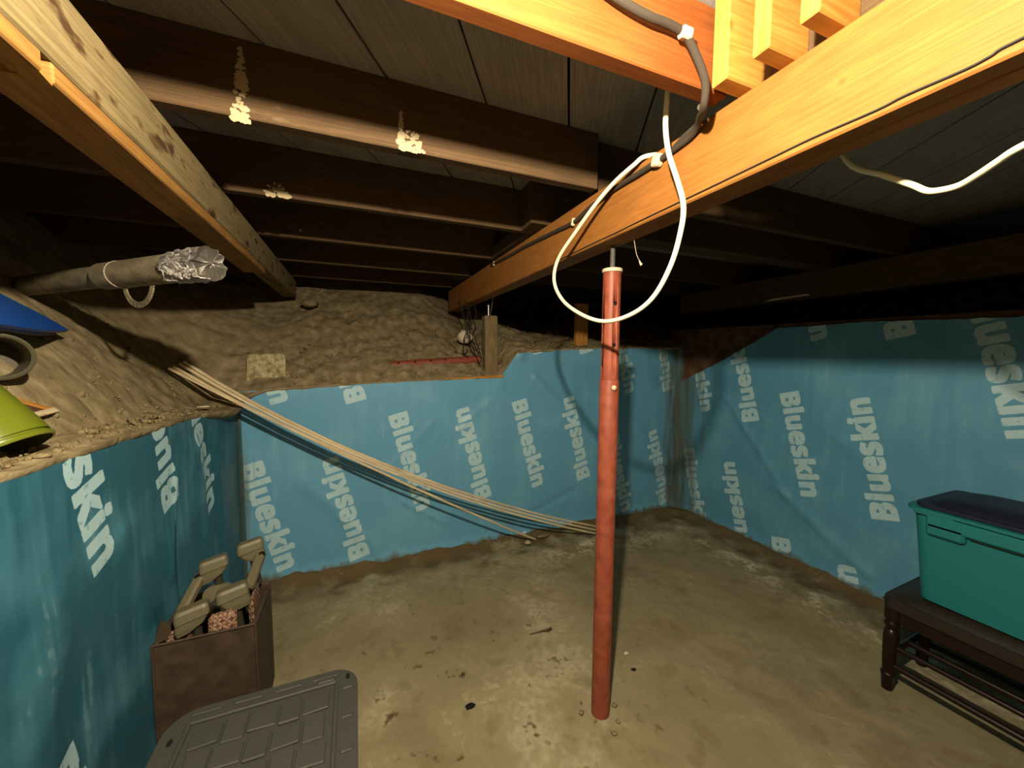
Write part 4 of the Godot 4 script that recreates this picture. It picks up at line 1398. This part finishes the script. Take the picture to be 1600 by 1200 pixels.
func brown_box() -> void:
	var b := thing("brown_box", "open brown vinyl storage box standing by the left wall full of tan plastic pieces", "box", Vector3(-0.515, 0, -1.755))
	var w := 0.30; var d := 0.29; var h := 0.45; var t := 0.012
	for s in [[Vector3(0, h / 2, d / 2 - t / 2), Vector3(w, h, t)], [Vector3(0, h / 2, -d / 2 + t / 2), Vector3(w, h, t)], [Vector3(w / 2 - t / 2, h / 2, 0), Vector3(t, h, d - t * 2)], [Vector3(-w / 2 + t / 2, h / 2, 0), Vector3(t, h, d - t * 2)], [Vector3(0, 0.008, 0), Vector3(w - 2 * t, 0.014, d - 2 * t)]]:
		var st := begin()
		bev(st, s[0], s[1], 0.004)
		put("panel", st, M.brown_vinyl, b)
	# piping round the rim and down the corners
	var st := begin()
	for e in [[Vector3(-w / 2, h, d / 2), Vector3(w / 2, h, d / 2)], [Vector3(w / 2, h, d / 2), Vector3(w / 2, h, -d / 2)], [Vector3(w / 2, h, -d / 2), Vector3(-w / 2, h, -d / 2)], [Vector3(-w / 2, h, -d / 2), Vector3(-w / 2, h, d / 2)], [Vector3(w / 2, 0.01, d / 2), Vector3(w / 2, h, d / 2)], [Vector3(-w / 2, 0.01, d / 2), Vector3(-w / 2, h, d / 2)]]:
		tube(st, e, 0.0045, 8, 1)
	put("piping", st, M.brown_vinyl, b)
	# frayed upright flap at the left front corner
	st = begin()
	prism(st, PackedVector2Array([Vector2(0, 0), Vector2(0.045, 0.0), Vector2(0.04, 0.05), Vector2(0.018, 0.075), Vector2(0.004, 0.04)]), 0.006, Transform3D(Basis(Vector3.UP, 0.5), Vector3(-w / 2 + 0.002, h - 0.004, d / 2 - 0.02)))
	put("flap", st, M.brown_vinyl, b)
	# the contents
	bracket("left", "tan plastic double-headed bracket at the left of the brown box, its back head raised", Vector3(-0.565, 0.50, -1.66), Vector3(-0.535, 0.603, -1.80))
	bracket("right", "tan plastic double-headed bracket at the right of the brown box, nearer the back wall", Vector3(-0.455, 0.52, -1.71), Vector3(-0.425, 0.625, -1.86))
	var p := put("patterned_packet", null, M.lattice)
	st = begin()
	bev(st, Vector3.ZERO, Vector3(0.085, 0.16, 0.042), 0.01, Basis(Vector3.UP, 0.15) * Basis(Vector3.RIGHT, -0.12))
	p.mesh = st.commit()
	p.position = Vector3(-0.474, 0.412, -1.65)
	tag(p, "brown and cream lattice-patterned packet standing upright in the middle of the brown box", "packet", "patterned packets in the brown box")
	for q in [[Vector3(-0.606, 0.432, -1.66), Vector3(0.068, 0.06, 0.01), Basis(Vector3.UP, 0.1) * Basis(Vector3.BACK, 0.35), "folded lattice-patterned cloth slanting at the front left of the brown box"], [Vector3(-0.398, 0.418, -1.765), Vector3(0.008, 0.15, 0.13), Basis(Vector3.UP, 0.03) * Basis(Vector3.BACK, 0.03), "lattice-patterned cloth standing along the right side of the brown box"]]:
		st = begin()
		for k in 3:
			bev(st, Vector3(0.003, 0.008, 0.010) * (k - 1), q[1], 0.004, Basis(Vector3.UP, 0.06 * (k - 1)))
		var o := put("patterned_cloth", st, M.lattice)
		o.transform = Transform3D(q[2], q[0])
		tag(o, q[3], "cloth", "patterned cloths in the brown box")
	st = begin()
	prism(st, rrect(0.095, 0.1, 0.03, 5), 0.03, Transform3D(Basis(Vector3.UP, 0.1) * Basis(Vector3.RIGHT, -0.25), Vector3(-0.522, 0.485, -1.79)))
	tag(put("plastic_plate", st, M.tan_plastic), "rounded tan plastic plate between the two brackets in the brown box", "plate")
	st = begin()
	tube(st, [Vector3(-0.525, 0.49, -1.70), Vector3(-0.508, 0.512, -1.69), Vector3(-0.485, 0.512, -1.686), Vector3(-0.478, 0.48, -1.69)], 0.013, 12)
	tag(put("foam_hose", st, M.dark_cable), "short dark foam hose curling behind the patterned packet", "hose")


# two hooded heads joined by an arm, on dark tubes that go down into the box
func bracket(kind: String, label: String, front: Vector3, back: Vector3) -> void:
	var o := thing("plastic_bracket", label, "bracket", front, "plastic brackets in the brown box")
	var rel := back - front
	for hd in [[Vector3.ZERO, 1.0, 0.0], [rel, 0.92, 0.05]]:
		var st := begin()
		var s: float = hd[1]
		# a hood: chamfered crown on a wedge that narrows below
		var w := 0.102 * s
		var dp := 0.066 * s
		var skew := -1.0 if kind == "right" else 1.0
		var xf := Transform3D(Basis(Vector3.UP, 0.22) * Basis(Vector3.RIGHT, -0.12) * Basis(Vector3.BACK, 0.08), hd[0])
		# rings from the crown down: [y, half width, half depth, shift in x]
		var rings := [[0.036, w * 0.40, dp * 0.30, 0.0], [0.034, w * 0.44, dp * 0.36, 0.0], [0.024, w * 0.49, dp * 0.46, 0.0], [0.0, w * 0.5, dp * 0.5, 0.0], [-0.001, w * 0.485, dp * 0.48, 0.0], [-0.028, w * 0.40, dp * 0.46, -0.012 * skew], [-0.046, w * 0.20, dp * 0.40, -0.028 * skew]]
		for ri in rings.size():
			var cur := []
			for v in rrect(1.0, 1.0, 0.16, 3):
				var up_tilt: float = (0.006 + v.x * 0.012) if ri < 4 else v.x * 0.012
				cur.append(Vector3(v.x * 2.0 * rings[ri][1] + rings[ri][3], rings[ri][0] + up_tilt * 0.5, v.y * 2.0 * rings[ri][2]))
			if ri:
				var last := []
				for v in rrect(1.0, 1.0, 0.16, 3):
					var up_tilt: float = (0.006 + v.x * 0.012) if ri - 1 < 4 else v.x * 0.012
					last.append(Vector3(v.x * 2.0 * rings[ri - 1][1] + rings[ri - 1][3], rings[ri - 1][0] + up_tilt * 0.5, v.y * 2.0 * rings[ri - 1][2]))
				for q in cur.size():
					var q1: int = (q + 1) % cur.size()
					var nq: Vector3 = (last[q] + last[q1] - Vector3(rings[ri - 1][3] * 2.0, 0, 0)) * Vector3(1, 0, 1)
					var e1: Vector3 = last[q1] - last[q]
					var e2: Vector3 = cur[q] - last[q]
					var fn := e1.cross(e2).normalized()
					if fn.dot(nq) < 0: fn = -fn
					quad(st, xf * last[q], xf * last[q1], xf * cur[q1], xf * cur[q], xf.basis * fn)
			if ri == 0 or ri == rings.size() - 1:
				for q in range(1, cur.size() - 1):
					tri(st, xf * cur[0], xf * cur[q], xf * cur[q + 1], xf.basis * Vector3(0, 1 if ri == 0 else -1, 0))
		var head := put("head", st, M.tan_plastic, o)
		st = begin()
		bar(st, xf * Vector3(-w / 2 + 0.004, -0.003, dp * 0.5), xf * Vector3(w / 2 - 0.004, 0.006, dp * 0.5), 0.006, 0.004, Vector3.UP, 0.001)
		put("seam_ridge", st, M.tan_plastic, head)
		st = begin()
		tube(st, [hd[0] + Vector3(0.01, -0.02, 0.0), hd[0] + Vector3(0.012, -0.07, 0.0), hd[0] + Vector3(0.022, -0.15, 0.0)], 0.015, 14)
		put("tube_leg", st, M.grey_tube, o)
	var sx := -0.042 if kind == "left" else 0.046
	var st := begin()
	bar(st, Vector3(sx, 0.005, -0.02), rel + Vector3(sx * 0.9, -0.012, 0.012), 0.036, 0.034, Vector3.UP, 0.008)
	var arm := put("arm", st, M.tan_plastic, o)
	st = begin()
	lathe(st, [Vector2(0.0, 0.0), Vector2(0.0125, 0.0), Vector2(0.0125, 0.004), Vector2(0.0, 0.004)], 18, Transform3D(Basis(Quaternion(Vector3.UP, Vector3(0.1, 0.1, 1).normalized())), rel + Vector3(sx, -0.012, 0.034)))
	put("socket", st, M.hole, arm)


# grey tote with a basket-weave lid, cut by the lower edge of the picture
func grey_tote() -> void:
	var o := thing("grey_tote", "grey plastic tote with a basket-weave lid standing in front of the brown box", "storage tote", Vector3(-0.255, 0, -0.89))
	var w := 0.48; var l := 0.78; var h := 0.445
	var st := begin()
	for k in 10:
		var y0 := 0.0 + 0.0425 * k
		prism(st, rrect(w - 0.11 + 0.006 * k, l - 0.11 + 0.006 * k, 0.05), 0.0425, Transform3D(Basis(Vector3(1, 0, 0), Vector3(0, 0, -1), Vector3(0, 1, 0)), Vector3(0, y0, 0)))
	put("body", st, M.dark_grey, o)
	st = begin()
	var flat := Basis(Vector3(1, 0, 0), Vector3(0, 0, -1), Vector3(0, 1, 0))
	prism(st, rrect(w, l, 0.075, 10), 0.014, Transform3D(flat, Vector3(0, h - 0.016, 0)))
	prism(st, rrect(w - 0.012, l - 0.012, 0.07, 10), 0.004, Transform3D(flat, Vector3(0, h - 0.002, 0)))
	var lid := put("lid", st, M.grey_lid, o)
	# recessed-looking frame: a raised rail inside the edge
	st = begin()
	var rx := w / 2 - 0.058
	var rz := l / 2 - 0.058
	for e in [[Vector3(-rx, 0, -rz), Vector3(rx, 0, -rz)], [Vector3(rx, 0, -rz), Vector3(rx, 0, rz)], [Vector3(-rx, 0, -rz), Vector3(-rx, 0, rz)]]:
		bar(st, e[0] + Vector3(0, h + 0.005, 0), e[1] + Vector3(0, h + 0.005, 0), 0.012, 0.01, Vector3.UP, 0.004)
	bev(st, Vector3(rx - 0.03, h + 0.006, -rz - 0.012), Vector3(0.05, 0.012, 0.02), 0.004)
	put("rail", st, M.grey_lid, lid)
	# woven pads
	var nx := 5
	var nzr := 8
	for j in nzr:
		for i in nx:
			st = begin()
			var along := (i + j) % 2 == 0
			var px := -rx + 0.02 + (2 * rx - 0.04) * (i + 0.5) / nx
			var pz := -rz + 0.02 + (2 * rz - 0.04) * (j + 0.5) / nzr
			var sz := Vector3(0.068, 0.009, 0.056) if along else Vector3(0.052, 0.009, 0.072)
			bev(st, Vector3(px, h + 0.004, pz), sz, 0.0045, Basis(Vector3(0, 0, 1) if along else Vector3(1, 0, 0), 0.05 * (1 if (i + j) % 4 < 2 else -1)))
			put("weave_pad", st, M.grey_lid, lid)
	# ribs on the rim
	for k in 7:
		st = begin()
		bev(st, Vector3(w / 2 - 0.028, h + 0.003, -rz + 0.03 + k * 0.1), Vector3(0.03, 0.008, 0.012), 0.003)
		put("rib", st, M.grey_lid, lid)
	for k in 4:
		st = begin()
		bev(st, Vector3(-rx + 0.03 + k * 0.1, h + 0.003, -rz - 0.03), Vector3(0.07, 0.007, 0.01), 0.003)
		put("rib", st, M.grey_lid, lid)
	# strap holes in the corners
	for c in [[w / 2 - 0.028, -l / 2 + 0.045], [-w / 2 + 0.03, -l / 2 + 0.1], [w / 2 - 0.02, 0.02]]:
		st = begin()
		lathe(st, [Vector2(0.0, 0.0), Vector2(0.0075, 0.0), Vector2(0.0075, 0.0012), Vector2(0.0, 0.0012)], 16, Transform3D(Basis().scaled(Vector3(0.8, 1, 1.5)), Vector3(c[0], h + 0.002, c[1])))
		put("hole", st, M.hole, lid)


func bench() -> void:
	var o := thing("bench", "dark wooden bench with a padded seat and turned legs by the right wall", "bench", Vector3(2.315, 0, -0.285))
	o.rotation.y = deg_to_rad(2.0)
	var hw := 0.18
	var hl := 0.58
	var st := begin()
	var pad := sheet(28, 60, func(i: int, j: int):
		var u := i / 28.0 * 2 - 1
		var v := j / 60.0 * 2 - 1
		var e := pow(maxf(absf(u), 0.0), 6) + pow(absf(v), 10)
		var y := 0.452 - 0.035 * clampf(e, 0.0, 1.3) + 0.002 * nz.get_noise_2d(u * 2, v * 4)
		return [Vector3(u * (hw + 0.01), y, v * (hl + 0.01)), Vector2(u, v)], true)
	put("seat_pad", pad, M.leather, o)
	st = begin()
	prism(st, rrect(hw * 2 + 0.02, hl * 2 + 0.02, 0.03), 0.045, Transform3D(Basis(Vector3(1, 0, 0), Vector3(0, 0, -1), Vector3(0, 1, 0)), Vector3(0, 0.376, 0)))
	put("seat_edge", st, M.leather, o)
	st = begin()
	for e in [[Vector3(-hw + 0.02, 0.345, 0), Vector3(0.02, 0.065, hl * 2 - 0.04)], [Vector3(hw - 0.02, 0.345, 0), Vector3(0.02, 0.065, hl * 2 - 0.04)], [Vector3(0, 0.345, -hl + 0.02), Vector3(hw * 2 - 0.06, 0.065, 0.02)], [Vector3(0, 0.345, hl - 0.02), Vector3(hw * 2 - 0.06, 0.065, 0.02)]]:
		bev(st, e[0], e[1], 0.004)
	put("apron", st, M.dark_wood, o)
	for sx in [-1, 1]:
		for sz in [-1, 1]:
			st = begin()
			lathe(st, [Vector2(0.0, 0.0), Vector2(0.019, 0.0), Vector2(0.021, 0.03), Vector2(0.023, 0.062), Vector2(0.026, 0.066), Vector2(0.026, 0.074), Vector2(0.021, 0.079), Vector2(0.025, 0.16), Vector2(0.027, 0.24), Vector2(0.024, 0.268), Vector2(0.017, 0.276), Vector2(0.026, 0.292), Vector2(0.026, 0.304), Vector2(0.018, 0.312), Vector2(0.028, 0.322), Vector2(0.028, 0.38), Vector2(0.0, 0.38)], 22, Transform3D(Basis(), Vector3(sx * (hw - 0.02), 0, sz * (hl - 0.02))))
			put("leg", st, M.dark_wood, o)
	for s in [[-hw + 0.02, 0.115, 0.013], [0.0, 0.16, 0.013], [hw - 0.02, 0.115, 0.013], [-hw + 0.02, 0.2, 0.011]]:
		st = begin()
		tube(st, [Vector3(s[0], s[1], -hl + 0.02), Vector3(s[0], s[1], hl - 0.02)], s[2], 14, 1)
		put("stretcher", st, M.dark_wood, o)
	for sz in [-1, 1]:
		st = begin()
		tube(st, [Vector3(-hw + 0.02, 0.16, sz * (hl - 0.02)), Vector3(hw - 0.02, 0.16, sz * (hl - 0.02))], 0.012, 14, 1)
		put("stretcher", st, M.dark_wood, o)


func teal_tote() -> void:
	var o := thing("teal_tote", "teal plastic storage tote standing on the dark bench", "storage tote", Vector3(2.325, 0.457, -0.42))
	var w := 0.38; var l := 0.78; var h := 0.395
	var flat := Basis(Vector3(1, 0, 0), Vector3(0, 0, -1), Vector3(0, 1, 0))
	var nlev := 12
	var ring := rrect(1.0, 1.0, 0.5, 8)
	var pts := func(k: float, grow := 0.0) -> PackedVector2Array:
		return rrect(w - 0.05 + 0.05 * k + grow, l - 0.06 + 0.06 * k + grow, 0.04, 8)
	var st := begin()
	var np: int = pts.call(0.0).size()
	var me := sheet(np, nlev, func(i: int, j: int):
		var k := float(j) / nlev
		var p: Vector2 = pts.call(k)[i % np]
		return [Vector3(p.x, 0.004 + (h - 0.03) * k, -p.y), Vector2(i, j)], true)
	put("body", me, M.teal, o)
	st = begin()
	prism(st, pts.call(0.0), 0.006, Transform3D(flat, Vector3(0, 0.0, 0)))
	put("bottom", st, M.teal, o)
	st = begin()
	# rim: a rolled band, deeper at the corners
	prism(st, pts.call(1.0, 0.034), 0.012, Transform3D(flat, Vector3(0, h - 0.024, 0)))
	for sz in [-1, 1]:
		bev(st, Vector3(-w / 2 - 0.004, h - 0.026, sz * (l / 2 - 0.07)), Vector3(0.02, 0.026, 0.12), 0.005)
	put("rim", st, M.teal, o)
	# handle moulding on the long side
	st = begin()
	bev(st, Vector3(-w / 2 - 0.006, h - 0.055, 0.0), Vector3(0.022, 0.05, l - 0.1), 0.007)
	for sz in [-1, 1]:
		bev(st, Vector3(-w / 2 - 0.002, h - 0.085, sz * (l / 2 - 0.105)), Vector3(0.03, 0.055, 0.11), 0.011)
	put("handle", st, M.teal, o)
	st = begin()
	bev(st, Vector3(-w / 2 - 0.0, h - 0.084, 0.0), Vector3(0.016, 0.008, l - 0.34), 0.002)
	put("handle_slot", st, M.teal_dark, o)
	var lid := thing("navy_lid", "dark navy lid closing the teal tote on the bench", "lid", Vector3(2.325, 0.457 + h - 0.008, -0.42))
	st = begin()
	prism(st, pts.call(1.0, -0.004), 0.012, Transform3D(flat, Vector3(0, 0, 0)))
	put("rim", st, M.navy, lid)
	var top := sheet(28, 48, func(i: int, j: int):
		var u := i / 28.0 * 2 - 1
		var v := j / 48.0 * 2 - 1
		var x := u * (w / 2 - 0.02) * (1.0 - 0.08 * pow(absf(v), 8))
		var z := v * (l / 2 - 0.02) * (1.0 - 0.05 * pow(absf(u), 8))
		var y := 0.012 + 0.032 * (1.0 - pow(absf(u), 5)) * (1.0 - pow(absf(v), 7))
		return [Vector3(x, y, z), Vector2(u, v)], true)
	put("dome", top, M.navy, lid)


# ---------------------------------------------------------------- cables
func cables() -> void:
	# white loop hanging over the main beam
	var st := begin()
	tube(st, [Vector3(0.86, 2.052, -0.94), Vector3(0.828, 2.054, -0.975), Vector3(0.815, 2.041, -1.006), Vector3(0.800, 2.017, -1.081), Vector3(0.785, 1.973, -1.166), Vector3(0.770, 1.909, -1.265), Vector3(0.755, 1.831, -1.371), Vector3(0.745, 1.745, -1.382), Vector3(0.742, 1.659, -1.303), Vector3(0.747, 1.593, -1.173), Vector3(0.758, 1.562, -1.056), Vector3(0.775, 1.574, -0.952), Vector3(0.789, 1.616, -0.874), Vector3(0.795, 1.694, -0.817), Vector3(0.796, 1.778, -0.787), Vector3(0.791, 1.839, -0.777), Vector3(0.786, 1.910, -0.797), Vector3(0.774, 1.980, -0.816), Vector3(0.762, 2.043, -0.818), Vector3(0.750, 2.099, -0.804), Vector3(0.745, 2.17, -0.79), Vector3(0.74, 2.236, -0.785)], 0.0068, 12)
	tag(put("white_cable", st, M.white_cable), "white cable hanging in a big loop in front of the red post", "cable")
	# white cable end on the right
	st = begin()
	tube(st, [Vector3(1.06, 2.05, -0.62), Vector3(1.06, 1.90, -0.56), Vector3(1.06, 1.84, -0.49), Vector3(1.06, 1.802, -0.443), Vector3(1.055, 1.780, -0.418), Vector3(1.05, 1.772, -0.397), Vector3(1.04, 1.768, -0.368), Vector3(1.02, 1.772, -0.338), Vector3(1.0, 1.778, -0.31), Vector3(0.98, 1.784, -0.279), Vector3(0.97, 1.80, -0.2), Vector3(0.97, 1.9, -0.1), Vector3(0.98, 2.06, 0.0)], 0.0058, 12)
	tag(put("white_cable", st, M.white_cable), "white cable sagging below the right side of the main beam", "cable")
	# armoured dark cable over the joist and along the beam face
	var dk := thing("dark_cable", "thick dark cable coming down the nearest joist and along the main beam face", "cable", Vector3.ZERO)
	st = begin()
	tube(st, [Vector3(0.12, 2.236, -0.655), Vector3(0.2, 2.222, -0.668), Vector3(0.40, 2.175, -0.672), Vector3(0.496, 2.151, -0.672), Vector3(0.569, 2.141, -0.670), Vector3(0.619, 2.142, -0.670), Vector3(0.668, 2.135, -0.670), Vector3(0.703, 2.102, -0.670), Vector3(0.734, 2.057, -0.672), Vector3(0.752, 2.02, -0.69), Vector3(0.79, 2.03, -0.735), Vector3(0.815, 2.03, -0.765), Vector3(0.825, 2.022, -0.80), Vector3(0.826, 2.018, -0.85), Vector3(0.826, 2.014, -0.905), Vector3(0.826, 2.013, -0.99), Vector3(0.826, 2.014, -1.117), Vector3(0.826, 2.0, -1.271), Vector3(0.828, 1.985, -1.371), Vector3(0.829, 1.993, -1.519), Vector3(0.829, 2.0, -1.642), Vector3(0.829, 2.012, -1.861), Vector3(0.829, 2.015, -2.037), Vector3(0.829, 2.026, -2.301), Vector3(0.83, 2.03, -2.4)], 0.0085, 12)
	put("sheath", st, M.dark_cable, dk)
	st = begin()
	tube(st, [Vector3(0.752, 2.025, -0.70), Vector3(0.80, 2.052, -0.74), Vector3(0.827, 2.045, -0.775), Vector3(0.827, 2.035, -0.82), Vector3(0.827, 2.016, -0.87), Vector3(0.826, 2.012, -0.90)], 0.0065, 12)
	put("branch", st, M.dark_cable, dk)
	for c in [[Vector3(0.668, 2.136, -0.668), Vector3(0.03, 0.022, 0.02)], [Vector3(0.823, 2.015, -0.912), Vector3(0.022, 0.034, 0.03)], [Vector3(0.824, 1.985, -1.375), Vector3(0.016, 0.03, 0.01)], [Vector3(0.826, 2.026, -2.33), Vector3(0.012, 0.028, 0.01)]]:
		st = begin()
		bev(st, c[0], c[1], 0.004, Basis(Vector3.RIGHT, 0.3))
		put("clip", st, M.clip, dk).set_meta("label", "pale cable clip")
	# thin wire stapled along the bottom of the main beam
	st = begin()
	tube(st, [Vector3(0.8335, 1.876, 0.4), Vector3(0.8335, 1.874, -0.1), Vector3(0.8335, 1.876, -0.25), Vector3(0.8335, 1.872, -0.275), Vector3(0.8335, 1.870, -0.30), Vector3(0.8335, 1.873, -0.365), Vector3(0.8335, 1.871, -0.403), Vector3(0.8335, 1.875, -0.50), Vector3(0.8335, 1.874, -0.589), Vector3(0.8335, 1.872, -0.8), Vector3(0.8335, 1.871, -0.99), Vector3(0.8335, 1.869, -1.101), Vector3(0.8335, 1.869, -1.25), Vector3(0.834, 1.866, -1.5)], 0.0019, 8, 4)
	tag(put("thin_wire", st, M.black_wire), "thin dark wire running along the lower edge of the main beam face", "wire")
	# small hook under the beam
	st = begin()
	tube(st, [Vector3(0.90, 1.862, -1.10), Vector3(0.90, 1.80, -1.083), Vector3(0.90, 1.77, -1.065)], 0.0009, 5, 3)
	tube(st, [Vector3(0.90, 1.772, -1.066), Vector3(0.902, 1.762, -1.063), Vector3(0.905, 1.757, -1.06)], [0.002, 0.0055], 8, 3)
	tag(put("wire_hook", st, M.clip), "tiny pale hook hanging on a thread right of the post top", "hook")
